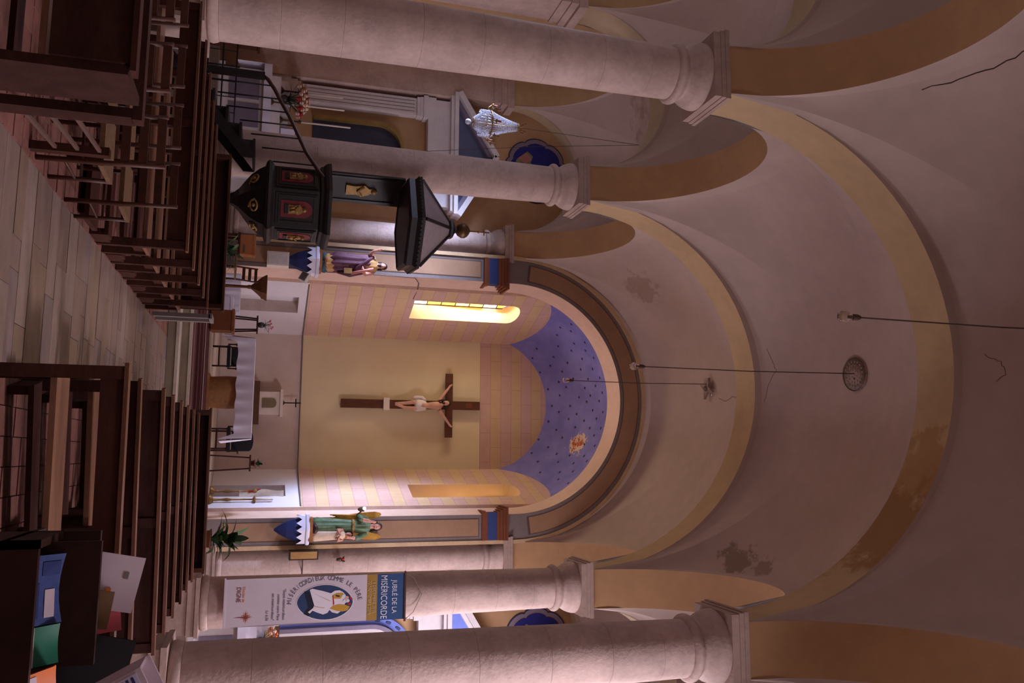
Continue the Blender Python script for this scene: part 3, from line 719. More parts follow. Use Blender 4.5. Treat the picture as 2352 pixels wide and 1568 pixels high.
# stair round the front of the column
sr = thing('pulpit_stair', 'dark wooden stair with a curving handrail climbing to the pulpit', 'stairs', (-3.95, 13.9, 0))
NS = 6
for i in range(NS):
    x = -4.95+.26*i; z = .22*(i+1)
    MB().box(x-.02,13.58,z-.04,x+.30,14.28,z).build('tread', BLK, sr)
    MB().box(x,13.6,z-.22,x+.02,14.26,z-.04).build('riser', BLK2, sr)
for y in (13.56, 14.27): MB().prism([(-5.0,-.0),(-4.68,0),(-3.34,1.13),(-3.34,1.31)], y, y+.03, lambda p, q, d: (p,d,q)).build('stringer', BLK, sr)
MB().box(-4.80,13.5,0,-4.70,13.6,1.42).build('newel', BLK, sr)
hr = [(-4.75,13.55,1.40),(-4.70,13.55,1.47),(-4.55,13.55,1.58),(-4.35,13.55,1.69),(-4.1,13.55,1.84),(-3.8,13.55,1.99),(-3.5,13.52,2.13),(-3.2,13.47,2.33),(-3.0,13.42,2.48),(-2.9,13.38,2.52)]
MB().tube(hr, .032, 8).build('handrail', P('handrail_wood', (62,34,28), .3, .2, 4., spec=.5), sr)
def hz(x):
    for a, c in zip(hr, hr[1:]):
        if a[0] <= x <= c[0]: return a[2]+(c[2]-a[2])*(x-a[0])/(c[0]-a[0])
for i in range(7):
    x = -4.6+.215*i; zb = max(.1, .22+.846*(x+4.95))
    MB().tube([(x,13.56,zb),(x,13.555,hz(x))], .012, 6).build('baluster', BLK, sr)

# ---------------------------------------------------------------- banner
bn = thing('banner', 'tall white and blue cloth banner with lettering hung on the right-hand column', 'banner', (3.775, 14.24, 1.18))
BX0, BX1, BZ0, BZ1, BY = 3.405, 4.145, 1.18, 4.05, 14.25
BW, BH = BX1-BX0, BZ1-BZ0
bp = lambda s, t, d=0: V((BX0+(BX1-BX0)*s + .0, BY-.004-d + .02*sin(t*5)*.3, BZ0+BH*t))
BCW = P('banner_white', (198,186,194), .75, .05, 2.); BCB = P('banner_blue', (44,74,118), .7, .08, 2.); BCG = P('banner_gold', (158,122,56), .7, .08, 2.)
for nm, t0, t1, mt in (('white_field',0,.778,BCW),('gold_field',.778,.838,BCG),('blue_field',.838,1,BCB)):
    b = MB(); b.grid(2, 24, lambda i, j: bp(i, t0+(t1-t0)*j), True); b.grid(2, 24, lambda i, j: bp(i, t0+(t1-t0)*j, -.006), True)
    b.add([bp(0,t0),bp(0,t1),bp(0,t1,-.006),bp(0,t0,-.006),bp(1,t0),bp(1,t1),bp(1,t1,-.006),bp(1,t0,-.006)], [(0,1,2,3),(4,5,6,7)]); b.build(nm, mt, bn)
MB().bar(bp(-.05,1.0), bp(1.05,1.0), .03, .03).build('top_rod', CHW, bn); MB().bar(bp(-.03,0), bp(1.03,0), .025, .025).build('bottom_rod', BCW, bn)
MB().tube([bp(-.03,1.0), V((3.5,14.36,4.22)), V((3.78,14.37,4.36)), V((4.06,14.36,4.22)), bp(1.03,1.0)], .005, 5).build('hanging_cord', GREYB, bn)
def txt(s, size, sx, t, mat, nm, align='CENTER', stretch=1):
    b = MB(); letters(b, s, size, lambda x, y, z: bp(sx, t, .004+z)+V((x*stretch,0,y)), align); return b.build(nm, mat, bn)
INKW = P('white_ink', (214,214,226), .7, .02); INKD = P('grey_ink', (104,100,112), .7, .02); INKR = P('maroon_ink', (128,62,62), .7, .02); INKO = P('orange_ink', (208,138,96), .7, .02)
txt('JUBILÉ DE LA', .115, .5, .925, INKW, 'lettering', stretch=.82)
txt('MISÉRICORDE', .15, .5, .86, INKW, 'lettering', stretch=.76)
txt('8 DÉCEMBRE 2015', .07, .5, .812, P('pale_ink', (200,178,130), .7, .02), 'lettering', stretch=.9); txt('20 NOVEMBRE 2016', .07, .5, .787, P('pale_ink_2', (200,178,130), .7, .02), 'lettering', stretch=.9)
for i, l in enumerate(('"Soyez miséricordieux','comme votre Père','est miséricordieux"','Lc 6,36')): txt(l, .062, .90, .312-.03*i, INKD, 'lettering', 'RIGHT', .86)
txt('DIGNE', .10, .33, .062, INKR, 'lettering', stretch=.78); txt('Diocèse de', .065, .33, .094, INKO, 'lettering', stretch=.8)
b = MB()
cs, ct = .80, .115
for k in range(8):
    a = k*pi/4; L_ = (.19 if k == 6 else .10) if k % 2 == 0 else .06; d = V((cos(a),0,sin(a))); q = V((-sin(a),0,cos(a)))
    b.add([bp(cs,ct,.004)+q*.012, bp(cs,ct,.005)+d*L_, bp(cs,ct,.004)-q*.012], [(0,1,2)])
b.build('star_emblem', INKR, bn)
b = MB()
for k in range(8):
    a = k*pi/4+.39; d = V((cos(a),0,sin(a))); q = V((-sin(a),0,cos(a))); b.add([bp(cs,ct,.003)+q*.01+d*.03, bp(cs,ct,.003)+d*.09, bp(cs,ct,.003)-q*.01+d*.03], [(0,1,2)])
b.build('star_rays', INKO, bn)
# emblem: blue almond with a white robed figure, drawn in picture pixels of the banner
def em(zx, zy):      # from a close-up of the banner to (s, t)
    X, U = 500+zx/5.113, 1290+zy/5.113
    return ((U-1319-(930-X)*.0242)/107.5, (X-517)/413)
def flat(poly, d, mat, nm):
    b = MB(); pts = [em(*q) for q in poly]; b.add([bp(s, t, d) for s, t in pts], [tuple(range(len(pts)))]); return b.build(nm, mat, bn)
def almond(cx, cy, rx, ry, n=40):
    return [(cx+rx*cos(2*pi*i/n), cy+ry*sin(2*pi*i/n)*abs(sin(2*pi*i/n))**.15*(1)) for i in range(n)]
BL1 = P('emblem_blue', (42,60,98), .7, .04); BL2 = P('emblem_dark', (24,28,44), .7, .04); BWH = P('emblem_white', (222,214,222), .7, .03); BYE = P('emblem_yellow', (190,146,52), .7, .05); BRE = P('emblem_red', (170,44,40), .7, .05); BTN = P('emblem_tan', (204,168,140), .7, .05)
flat(almond(1235,480,338,212), .003, BWH, 'emblem_border'); flat(almond(1235,480,328,203), .0045, BL1, 'emblem_ground')
flat([(985,350),(1045,350),(1110,520),(1085,600),(1040,640),(985,610),(1040,540)], .006, BL2, 'emblem_inner_shape')  # dark shape printed inside the almond
flat([(1050,330),(1080,318),(1200,345),(1300,375),(1345,345),(1400,340),(1440,360),(1470,390),(1480,460),(1460,540),(1380,540),(1420,590),(1385,615),(1320,600),(1290,570),(1265,605),(1215,622),(1150,600),(1090,575),(1060,608),(1036,592),(1095,545),(1110,520)], .008, BWH, 'emblem_robe')
flat([(1320,400),(1370,372),(1440,372),(1450,385),(1415,440),(1330,440)], .0095, BYE, 'emblem_yellow'); flat([(1292,555),(1330,520),(1400,505),(1480,515),(1530,535),(1500,580),(1440,592),(1380,585)], .0095, BYE, 'emblem_yellow')
flat([(1318,400),(1330,400),(1345,500),(1330,520)], .0105, BRE, 'emblem_red'); flat([(1520,400),(1560,440),(1560,470),(1530,440)], .0105, BRE, 'emblem_red'); flat([(1490,500),(1530,485),(1545,515),(1515,520)], .0105, BRE, 'emblem_red')
flat([(1355,395),(1410,405),(1400,420),(1360,412)], .0115, BL2, 'emblem_eye'); flat([(1060,355),(1090,370),(1300,465),(1290,470)], .0095, BTN, 'emblem_line'); flat([(1100,520),(1230,545),(1228,552),(1100,530)], .0095, BTN, 'emblem_line')
for q in ((1455,410),(1490,430),(1470,470),(1500,465)): flat([(q[0]+24*cos(i*pi/6), q[1]+22*sin(i*pi/6)) for i in range(12)], .0125, BWH if q[0] != 1490 else BTN, 'emblem_face')
b = MB()
word = 'MISÉRICORDIEUX COMME LE PÈRE'
nW = len(word)
rx_, ry_ = 392, 262
path = []; acc = 0
for k in range(401):
    a = radians(-3)+radians(180)*k/400*1.0+radians(0); p_ = (1235-rx_*cos(a), 480-ry_*sin(a))
    if path: acc += math.hypot(p_[0]-path[-1][0], p_[1]-path[-1][1])
    path.append((p_[0], p_[1], acc))
for i, chx in enumerate(word):
    if chx == ' ': continue
    tgt = acc*(i+.5)/nW; k = min(range(1, 401), key=lambda q: abs(path[q][2]-tgt))
    s, t = em(path[k][0], path[k][1]); sa, ta = em(*path[max(k-3,0)][:2]); sb, tb2 = em(*path[min(k+3,400)][:2])
    th = atan2((tb2-ta)*BH, (sb-sa)*BW)
    letters(b, chx, .102, lambda x, y, z, s=s, t=t, th=th: bp(s, t, .004+z)+V((x*cos(th)*.85-y*sin(th),0,x*sin(th)*.85+y*cos(th))), 'CENTER')
b.build('lettering', INKD, bn)
# ---------------------------------------------------------------- altar and sanctuary furniture
CLOTH = P('white_altar_cloth', (226,222,240), .85, .04, 3., .05); TAN = P('tan_altar_stone', (176,128,84), .7, .25, 3., .25)
al = thing('altar', 'stone-legged altar table in the middle of the choir', 'altar', (.1, 17.5, .55))
MB().box(-.84,17.15,1.36,1.1,17.95,1.43).build('table_top', TAN, al)
MB().lathe([(.30,.55),(.31,.6),(.33,.9),(.32,1.2),(.30,1.36)], (.2,17.55), 28, sy=.8).build('pedestal', TAN, al)
MB().box(-.16,17.28,.55,.56,17.82,.6).build('base_slab', TAN, al)
def drape(mb, fn, nu=60, nv=8): mb.grid(nu, nv, fn)
b = MB()
b.grid(40, 10, lambda i, j: (-.86+1.98*i, 17.12+.86*j, 1.437))
b.grid(80, 8, lambda i, j: (-.86+1.98*i+(.02*j if i > .5 else -.02*j)*(abs(i-.5)*2)**8, 17.12-.012-.018*sin(i*52)*j-.01*sin(i*23+1)*j, 1.437-(.33+.012*sin(i*30)+.30*max(0,(abs(i-.5)*2-.90)/.1))*j))
for s, x in ((-1,-.86),(1,1.12)):
    b.grid(24, 10, lambda i, j, s=s, x=x: (x+s*(.01+.03*sin(i*14)*j+.05*j), 17.12+.86*i, 1.437-(.60-.22*i*(1-i))*j))
tag(b.build('altar_cloth', CLOTH), 'white pleated altar cloth hanging over the edges of the altar table', 'cloth')
def plant_stand(x, y, lb, z1):
    t = thing('plant_stand', lb, 'stand', (x, y, .55))
    for s in (-1, 1):
        for q in (-1, 1): MB().bar((x+s*.17,y+q*.17,.55),(x+s*.12,y+q*.12,z1), .03, .03).build('leg', WOODS[1], t)
        MB().bar((x+s*.15,y-.15,.9),(x+s*.15,y+.15,.9), .02, .02).build('stretcher', WOODS[1], t)
    MB().box(x-.18,y-.18,z1,x+.18,y+.18,z1+.035).build('top', WOODS[0], t)
    return t
LEAF = P('dark_green_leaf', (34,58,34), .5, .3, 8., world=True, spec=.4); LEAF2 = P('green_leaf', (52,88,48), .5, .3, 8., spec=.4); PINKF = P('pink_petal', (206,96,120), .7, .2, 9.)
WHF = P('cream_petal', (222,196,176), .7, .2, 9.); REDF = P('red_petal', (170,36,34), .6, .2, 9.)
def blade(mb, base, d, L, wd, droop, n=6):
    """one arching leaf with a midrib fold"""
    d = V(d).normalized(); side = d.cross(V((0,0,1)))
    side = side.normalized() if side.length > .1 else V((1,0,0)); vs = []
    for i in range(n+1):
        t = i/n; c = V(base)+d*(L*t)+V((0,0,-droop*L*t*t)); w_ = wd*sin(pi*(.06+.94*t)**.8)*.5+.001
        vs += [c-side*w_, c+V((0,0,-.25*w_)), c+side*w_]
    mb.add(vs, [q for i in range(n) for q in ((i*3,i*3+1,i*3+4,i*3+3),(i*3+1,i*3+2,i*3+5,i*3+4))], True)
def potted(name, lb, x, y, z, nl, L, wd, spread, pot=(.14,.12,.2), mats=(LEAF,LEAF2), cat='plant', stems=3):
    t = thing(name, lb, cat, (x,y,z))
    r1, r0, h = pot
    MB().lathe([(r0,z),(r1,z+h),(r1+.02,z+h),(r1+.02,z+h-.03),(r1-.02,z+h-.03)], (x,y), 16).build('pot', P('clay_pot', (110,66,48), .8, .2, 5.), t)
    for k in range(nl):
        a = k*2.4+random.uniform(-.3,.3); el = random.uniform(.25,1.3); zz = z+h+random.uniform(0,L*.6)
        b = MB(); blade(b, (x+.03*cos(a),y+.03*sin(a),zz), (cos(a)*cos(el)*spread, sin(a)*cos(el)*spread, sin(el)), L*random.uniform(.6,1.05), wd*random.uniform(.7,1.2), random.uniform(.2,.7)); b.build('leaf', mats[k % 2], t)
    for k in range(stems):
        a = k*2.1; MB().tube([(x,y,z+h-.03),(x+.04*cos(a),y+.04*sin(a),z+h+L*.6)], .012, 5).build('stem', LEAF, t)
    return t
def bouquet(name, lb, x, y, z, R, n, cols, pot=(.07,.05,.13), leaves=8):
    t = thing(name, lb, 'flowers', (x,y,z))
    MB().lathe([(pot[1],z),(pot[0],z+pot[2]*.6),(pot[0]*.7,z+pot[2])], (x,y), 14).build('vase', P('pot_glaze', (60,52,50), .4, .2, 5.), t)
    for k in range(n):
        a = k*2.399; r = R*sqrt((k+.5)/n); p = V((x+r*cos(a), y+r*sin(a), z+pot[2]+R*1.1*(1-.5*(r/R)**2)+random.uniform(-.02,.02)))
        b = MB()
        for q in range(5): blade(b, p, (cos(q*1.257), sin(q*1.257), .5), R*.34, R*.26, .3, 3)
        b.sph(p+V((0,0,.01)), R*.13, 7, 5); b.build('blossom', cols[k % len(cols)], t)
        MB().tube([(x,y,z+pot[2]*.8), p], .004, 4).build('stem', LEAF, t)
    for k in range(leaves):
        a = k*2.4; b = MB(); blade(b, (x,y,z+pot[2]), (cos(a), sin(a), .7), R*1.1, R*.3, .5, 4); b.build('leaf', LEAF2 if k % 2 else LEAF, t)
    return t
plant_stand(-1.42, 19.0, 'thin dark plant stand at the altar, under the pink flowers', 1.42)
bouquet('flower_pot', 'pot of pink flowers with dark leaves on the thin stand left of the altar', -1.42, 19.0, 1.455, .15, 9, (PINKF, PINKF, P('pale_pink_petal',(224,150,160),.7)), leaves=8)
plant_stand(1.62, 19.4, 'thin dark plant stand right of the altar, under a small green plant', 1.40)
potted('pot_plant', 'small green leafed plant on the thin stand right of the altar', 1.62, 19.4, 1.435, 14, .16, .06, 1.0, pot=(.07,.05,.1))
# presiding chairs either side behind the altar
def arm_chair(x, y, lb, rz, k=1.0):
    t = thing('altar_chair', lb, 'chair', local=True); t.location = (x,y,.55); t.rotation_euler = (0,0,rz); t.scale = (1,1,k)
    BK = P('black_leather', (26,22,24), .5, .2, 6.)
    MB().box(-.24,-.22,.40,.24,.24,.48).build('seat', BK, t)
    b = MB(); b.prism([(-.22,.5),(.22,.5),(.22,.9)]+[(.22*cos(i*pi/8), .9+.1*sin(i*pi/8)) for i in range(1,8)]+[(-.22,.9)], .2, .25, lambda p, q, d: (p,d,q)); b.build('backrest', BK, t)
    for sx in (-1,1):
        for sy in (-1,1): MB().tube([(sx*.21,sy*.19,0),(sx*.21,sy*.19,.4 if sy < 0 else .5)], .02, 6).build('leg', WOODS[1], t)
        MB().box(sx*.26-.025,-.22,.64,sx*.26+.025,.22,.67).build('armrest', WOODS[1], t); MB().box(sx*.26-.015,-.2,.42,sx*.26+.015,-.17,.64).build('arm_post', WOODS[1], t)
    MB().box(-.2,-.2,.16,.2,-.18,.2).build('stretcher', WOODS[1], t)
for x, y, lb, rz in ((-.68,18.9,'black upholstered armchair behind the altar at its left end',.1),(1.12,18.9,'black upholstered armchair behind the altar at its right end',-.1)):
    arm_chair(x, y, lb, rz, .74 if x < 0 else .92)
# tabernacle against the end wall
tb_ = thing('tabernacle', 'small pale stone tabernacle with an arched door on the apse end wall', 'tabernacle', (.13,22.1,1.45))
MB().box(-.16,21.95,1.55,.42,22.3,2.06).build('case', CREAM, tb_); MB().box(-.22,21.9,2.06,.48,22.3,2.13).build('cornice', CREAM, tb_); MB().box(-.42,21.85,1.42,.66,22.3,1.55).build('shelf', P('shelf_wood', (96,64,48), .6, .2, 4.), tb_)
ar = [(-.12,1.62),(.12,1.62),(.12,1.87)]+[(.12*cos(i*pi/8), 1.87+.1*sin(i*pi/8)) for i in range(1,8)]+[(-.12,1.87)]
MB().prism(ar, 21.95, 21.925, lambda p, q, d: (.13+p,d,q)).build('door', P('olive_door', (128,112,88), .5, .1, 5.), tb_)
t = thing('altar_cross', 'small dark standing cross on top of the tabernacle', 'cross', (.11,22.05,2.13))
MB().lathe([(.07,2.13),(.05,2.15),(.02,2.17)], (.11,22.05), 10).build('foot', P('dark_bronze', (44,42,36), .5, .2, 8., metal=.5), t)
b = MB(); b.bar((.11,22.05,2.16),(.11,22.05,2.58), .03,.03); b.bar((.0,22.05,2.45),(.22,22.05,2.45), .03,.03); b.build('cross_beams', P('dark_bronze_2', (44,42,36), .5, .2, 8., metal=.5), t)
# wooden lectern and white draped table on the left
LW = P('lectern_wood', (98,58,34), .5, .25, 5.)
le = thing('lectern', 'brown wooden lectern with a wide flaring top left of the altar', 'lectern', (-2.05,17.9,.55))
MB().lathe([(.2,.55),(.2,.6),(.06,.66),(.035,.75),(.03,1.2),(.045,1.25),(.04,1.28)], (-2.05,17.9), 14).build('stem', LW, le)
MB().lathe([(.04,1.28),(.08,1.33),(.16,1.42),(.24,1.50),(.30,1.60),(.28,1.61),(.0,1.56)], (-2.05,17.9), 4, False, rot=pi/4-.2).build('book_rest', LW, le)
td = thing('draped_table', 'low table under a white cloth behind the wooden lectern', 'table', (-2.0,19.0,.55))
b = MB(); b.grid(30, 6, lambda i, j: (-2.5+.85*i, 18.75-.02*sin(i*30)*j, 1.05-.48*j)); b.grid(10, 4, lambda i, j: (-2.5+.85*i, 18.75+.5*j, 1.05)); b.grid(10, 6, lambda i, j: (-1.65+.02*sin(i*20)*j, 18.75+.5*i, 1.05-.48*j)); b.grid(10, 6, lambda i, j: (-2.5-.02*sin(i*20)*j, 18.75+.5*i, 1.05-.48*j)); b.build('cloth', CLOTH, td)
for sx in (-2.46,-1.69):
    for sy in (18.78,19.2): MB().box(sx-.02,sy-.02,.55,sx+.02,sy+.02,1.04).build('leg', WOODS[0], td)
o = make_chair(); o.location = (-2.4,17.6,.55); o.rotation_euler = (0,0,2.6); o['label'] = 'brown wooden chair standing behind the lectern foot, near the white draped table'
bx = thing('white_box', 'square white cloth-covered box at the aisle side of the lectern', 'box', (-1.6,17.9,.55)); MB().box(-1.78,17.7,.55,-1.42,18.1,.94).build('body', CLOTH, bx); MB().box(-1.8,17.68,.90,-1.40,18.12,.955).build('lid', CLOTH, bx)
# palms and the cardboard box
potted('potted_palm', 'dark leafy potted palm under the black pulpit', -2.35, 15.9, .37, 20, .55, .11, 1.0, pot=(.18,.14,.26))
potted('potted_palm', 'large green potted palm beside the foot of the banner', 3.05, 17.3, .55, 44, .6, .15, .85, pot=(.17,.14,.24), stems=5)
cbm = P('brown_cardboard', (160,98,58), .8, .12, 5.)
cb = thing('cardboard_box', 'orange-brown cardboard box on a stool between pulpit and left wall', 'box', (-3.0,18.3,.55))
MB().box(-3.22,18.1,1.02,-2.8,18.4,1.32).build('body', cbm, cb); MB().box(-3.23,18.09,1.29,-3.02,18.41,1.335).build('flap', cbm, cb); MB().box(-3.0,18.09,1.29,-2.79,18.41,1.33).build('flap', cbm, cb)
MB().box(-3.0,18.095,1.08,-2.83,18.1,1.12).build('print', OUTL, cb)
sk = thing('stool', 'low dark stool carrying the cardboard box', 'stool', (-3.0,18.25,.55)); MB().box(-3.25,18.05,.97,-2.78,18.45,1.02).build('seat', WOODS[0], sk)
for sx in (-3.2,-2.83):
    for sy in (18.1,18.4): MB().box(sx-.025,sy-.025,.55,sx+.025,sy+.025,.97).build('leg', WOODS[0], sk)
# processional things in the right-hand doorway
for x, y, h, lb, k in ((2.28,20.55,1.75,'processional pole with a narrow white, yellow and red pennant in the right doorway',0),(2.45,20.2,1.45,'tall candle stand with a white candle beside the right doorway',1)):
    t = thing('processional_pole' if k == 0 else 'candle_stand', lb, 'pole' if k == 0 else 'candle stand', (x,y,.55))
    MB().lathe([(.13,.55),(.12,.6),(.03,.66),(.022,.8),(.04,.95),(.02,1.05),(.018,1.5)], (x,y), 12).build('shaft', P('aged_brass', (140,104,60), .4, .25, 9., metal=.6), t)
    if k == 0:
        b = MB(); b.grid(4, 16, lambda i, j: (x-.03+.16*i+.02*sin(j*9), y-.03+.02*sin(j*7+i*3), 1.2+1.0*j)); b.build('pennant', P('white_pennant', (222,210,190), .8), t)
        b = MB(); b.grid(4, 8, lambda i, j: (x-.035+.05*i+.02*sin((.2+.4*j)*9), y-.035, 1.4+.4*j)); b.build('red_stripe', REDF, t); MB().sph((x,y,1.55), .06).build('knob', GILT, t); MB().tube([(x,y,1.4),(x,y,2.22)], .012, 6).build('upper_shaft', GILT, t)
    else:
        MB().lathe([(.02,1.5),(.09,1.54),(.1,1.56),(.03,1.57)], (x,y), 12).build('drip_pan', GILT, t); MB().lathe([(.03,1.56),(.03,1.95),(.005,1.96)], (x,y), 10).build('candle', CREAM, t)
# ---------------------------------------------------------------- loudspeakers, floodlights
def wallbox(name, lb, cat, x0,y0,z0,x1,y1,z1, mt, front, nm='grille'):
    t = thing(name, lb, cat, ((x0+x1)/2,(y0+y1)/2,z0)); MB().box(x0,y0,z0,x1,y1,z1).build('case', mt, t); MB().box(x0+.025,y0-.012,z0+.03,x1-.025,y0,z1-.03).build(nm, front, t); MB().box((x0+x1)/2-.03,y1,(z0+z1)/2-.05,(x0+x1)/2+.03,y1+.06,(z0+z1)/2+.05).build('bracket', GREYB, t); return t
wallbox('loudspeaker', 'column loudspeaker with tan grille and dark frame on the right half column', 'loudspeaker', 3.5,18.98,2.32,3.70,19.25,2.94, P('dark_speaker_case', (58,46,36), .5), P('tan_speaker_cloth', (178,136,84), .8, .1, 20.))
wallbox('loudspeaker', 'pale grey box loudspeaker low under the purple saint console', 'loudspeaker', -3.12,19.0,1.58,-2.8,19.3,2.06, CREAM, P('pale_speaker_front', (205,198,196), .8))
fl1 = thing('floodlight', 'small pale floodlight tilted at the corner of the left apse arch', 'floodlight', (-2.62,19.2,2.30)); mt_ = M.Translation((-2.62,19.25,2.42)) @ M.Rotation(.5,4,'Y') @ M.Rotation(.4,4,'X')
MB().box(-.11,-.08,-.08,.11,.06,.1,mt_).build('case', P('pale_green_grey', (196,200,192), .5), fl1); MB().box(-.09,-.085,-.06,.09,-.08,.08,mt_).build('glass', P('lamp_glass', (110,106,100), .2), fl1); MB().box(-.03,.06,-.03,.03,.16,.03,mt_).build('bracket', GREYB, fl1)
fl2 = thing('spotlight', 'tiny dark spotlight on a bent arm above the right apse pilaster', 'spotlight', (2.72,19.4,3.85)); MB().tube([(2.83,19.36,3.75),(2.76,19.2,3.78),(2.66,19.12,3.9)], .014, 6).build('arm', OUTL, fl2); MB().lathe([(.02,3.78),(.05,3.83),(.055,3.92)], (2.64,19.1), 10).build('lamp_head', OUTL, fl2); MB().sph((2.62,19.06,3.92), .04, 8, 6).build('lamp_glass', glow('lit_bulb', (1,.97,1), 2.5), fl2)
t = thing('flower_sprig', 'small dried flower sprig in a holder on the right half column', 'flowers', (3.75,19.3,3.35)); MB().lathe([(.03,3.36),(.05,3.46)], (3.75,19.28), 10).build('holder', OUTL, t)
for k in range(5): b = MB(); blade(b, (3.75,19.26,3.44), (cos(k*1.3)*.6, -.3, .8), .17, .04, .3, 4); b.build('leaf', LEAF, t)
MB().sph((3.73,19.22,3.5), .035, 8, 6).build('blossom', REDF, t)
# cables
def cable(lb, pts, r=.009): tag(MB().tube(pts, r, 5).build('cable', P('dark_cable', (70,58,58), .6)), lb, 'cable')
cable('dark cable running from the left statue up to the lit apse window', [(-2.79,19.32,2.75),(-2.80,19.32,4.0),(-2.79,19.32,5.0),(-2.72,19.6,5.15),(-2.64,19.88,5.18),(-2.46,20.3,5.14)])
cable('dark cable crossing the right half column behind the tan loudspeaker', [(3.3,19.3,2.63),(3.5,19.36,2.63),(3.9,19.33,2.63),(4.15,19.5,2.63)], .012)
# ---------------------------------------------------------------- hanging bulbs
GLASSB = N('clear_bulb_glass'); GLASSB.b.inputs['Transmission Weight'].default_value = 1; GLASSB.b.inputs['Roughness'].default_value = .02; GLASSB.b.inputs['IOR'].default_value = 1.35; GLASSB.b.inputs['Base Color'].default_value = (.95,.93,.9,1)
for x, y, zb, zt, lb in ((-.04,7.27,7.50,11.72,'nearest bare glass bulb on a long dark cord, top of the nave'),(-.02,12.27,7.40,11.72,'middle bare glass bulb on a cord from the round vault rosette'),(-.24,17.27,8.08,11.72,'farthest bare glass bulb hanging in front of the blue half dome')):
    t = thing('hanging_bulb', lb, 'lamp', (x,y,zb))
    MB().lathe([(.004,zb-.075),(.04,zb-.07),(.06,zb-.045),(.066,zb-.01),(.058,zb+.03),(.036,zb+.07),(.028,zb+.1)], (x,y), 18, cap=False).build('bulb', GLASSB.m, t)
    MB().lathe([(.03,zb+.09),(.034,zb+.1),(.034,zb+.15),(.02,zb+.19)], (x,y), 12).build('socket', OUTL, t)
    MB().tube([(x,y,zb+.02),(x,y,zb+.1)], .012, 6).build('filament_stem', GREYB, t)
    MB().tube([(x,y,zb+.18),(x+.01,y,(zb+zt)/2),(x-.02,y,zt)], .009, 5).build('cord', OUTL, t)
# rosettes in the vault
t = thing('vault_rosette', 'round pierced grille set in the crown of the middle vault', 'grille', (-.03,12.27,11.7))
RG = P('dusty_grille', (176,154,144), .8, .3, 20.)
MB().lathe([(.30,11.68),(.31,11.715),(.26,11.73)], (-.03,12.27), 32, cap=False).build('rim', RG, t)
for rr in (.08,.15,.22): 
    for k in range(int(rr*90)): a = 2*pi*k/int(rr*90); MB().box(-.014,-.011,0,.014,.011,.014, M.Translation((-.03+rr*cos(a),12.27+rr*sin(a),11.675)) @ M.Rotation(a,4,'Z')).build('grille_stud', P('dark_stud',(84,70,66),.8) if k == 0 and rr < .1 else RG, t)
MB().lathe([(.29,11.69),(.0,11.685)], (-.03,12.27), 32).build('plate', RG, t)
t = thing('star_boss', 'small dark star-shaped plaster boss on the far vault', 'boss', (-.15,17.27,11.6))
b = MB(); b.prism([((.27 if k % 2 == 0 else .10)*cos(k*pi/4+.4), (.27 if k % 2 == 0 else .10)*sin(k*pi/4+.4)) for k in range(8)], 11.60, 11.66, lambda p, q, d: (-.15+p, 17.27+q*1.1, d)); b.build('star', P('grey_boss', (160,140,130), .9, .3, 9.), t); MB().sph((-.15,17.27,11.6), .07, 10, 6).build('knob', P('grey_boss_2', (140,122,114), .9), t)
# ---------------------------------------------------------------- crucifix
CROSS = P('dark_cross_wood', (92,52,34), .55, .2, 3., .1, stretch=(4,1,1)); FLESH = P('painted_flesh', (200,154,134), .6, .1, 5.); HAIR = P('dark_painted_hair', (54,38,34), .6, .2, 9.)
LOIN = P('painted_white_cloth', (222,210,206), .7, .08, 9.)
cr = thing('crucifix', 'large dark wooden crucifix with a painted body on the yellow apse wall', 'crucifix', (.08,22.2,3.6))
MB().box(-.04,22.14,3.6,.19,22.24,7.38).build('upright', CROSS, cr); MB().box(-.79,22.13,6.42,.95,22.235,6.61).build('crossbeam', CROSS, cr)
MB().box(-.09,22.10,4.72,.24,22.26,4.88).build('foot_bracket', CREAM, cr); MB().box(0,22.125,6.98,.15,22.14,7.16).build('title_plate', P('title_plate', (116,62,38), .6), cr)
b = MB(); Y = 22.05
b.tube([(.055,Y+.02,5.02),(.055,Y-.02,5.10),(.045,Y,5.3),(.02,Y-.07,5.5),(.05,Y,5.72)], [.032,.036,.046,.056,.078], 10)
b.tube([(.085,Y,5.02),(.11,Y-.03,5.10),(.165,Y-.01,5.28),(.185,Y-.06,5.5),(.15,Y,5.72)], [.03,.034,.044,.054,.078], 10)
b.tube([(.095,Y,5.66),(.10,Y-.01,5.78),(.10,Y-.01,5.90),(.095,Y-.03,6.05),(.10,Y-.02,6.17),(.105,Y,6.24),(.07,Y-.02,6.32)], [.12,.125,.105,.135,.15,.11,.055], 14, flat=.75)
b.tube([(-.02,Y,6.22),(-.13,Y,6.28),(-.25,Y+.02,6.37),(-.38,Y+.05,6.48),(-.44,Y+.06,6.52)], [.068,.055,.045,.034,.03], 8)
b.tube([(.22,Y,6.22),(.32,Y,6.29),(.43,Y+.02,6.38),(.55,Y+.05,6.48),(.61,Y+.06,6.52)], [.068,.055,.045,.034,.03], 8)
for hx_, sx in ((-.45,-1),(.62,1)):
    b.sph((hx_, Y+.05, 6.53), .034, 8, 6, sz=1.1)
    for k in range(4): b.tube([(hx_+sx*.01,Y+.045,6.545-.014*k+.02),(hx_+sx*.04,Y+.03,6.57-.016*k+.02),(hx_+sx*.055,Y+.01,6.565-.016*k+.02)], [.011,.010,.008], 6)
    b.tube([(hx_,Y+.04,6.53),(hx_+sx*.02,Y+.02,6.59)], [.012,.009], 6)
b.sph((.03,Y-.06,6.40), .085, 12, 10, .85, .95, 1.2); b.tube([(.025,Y-.14,6.42),(.02,Y-.165,6.385)], [.012,.018], 6)
fuse(b.build('body', FLESH, cr), .010, 2)
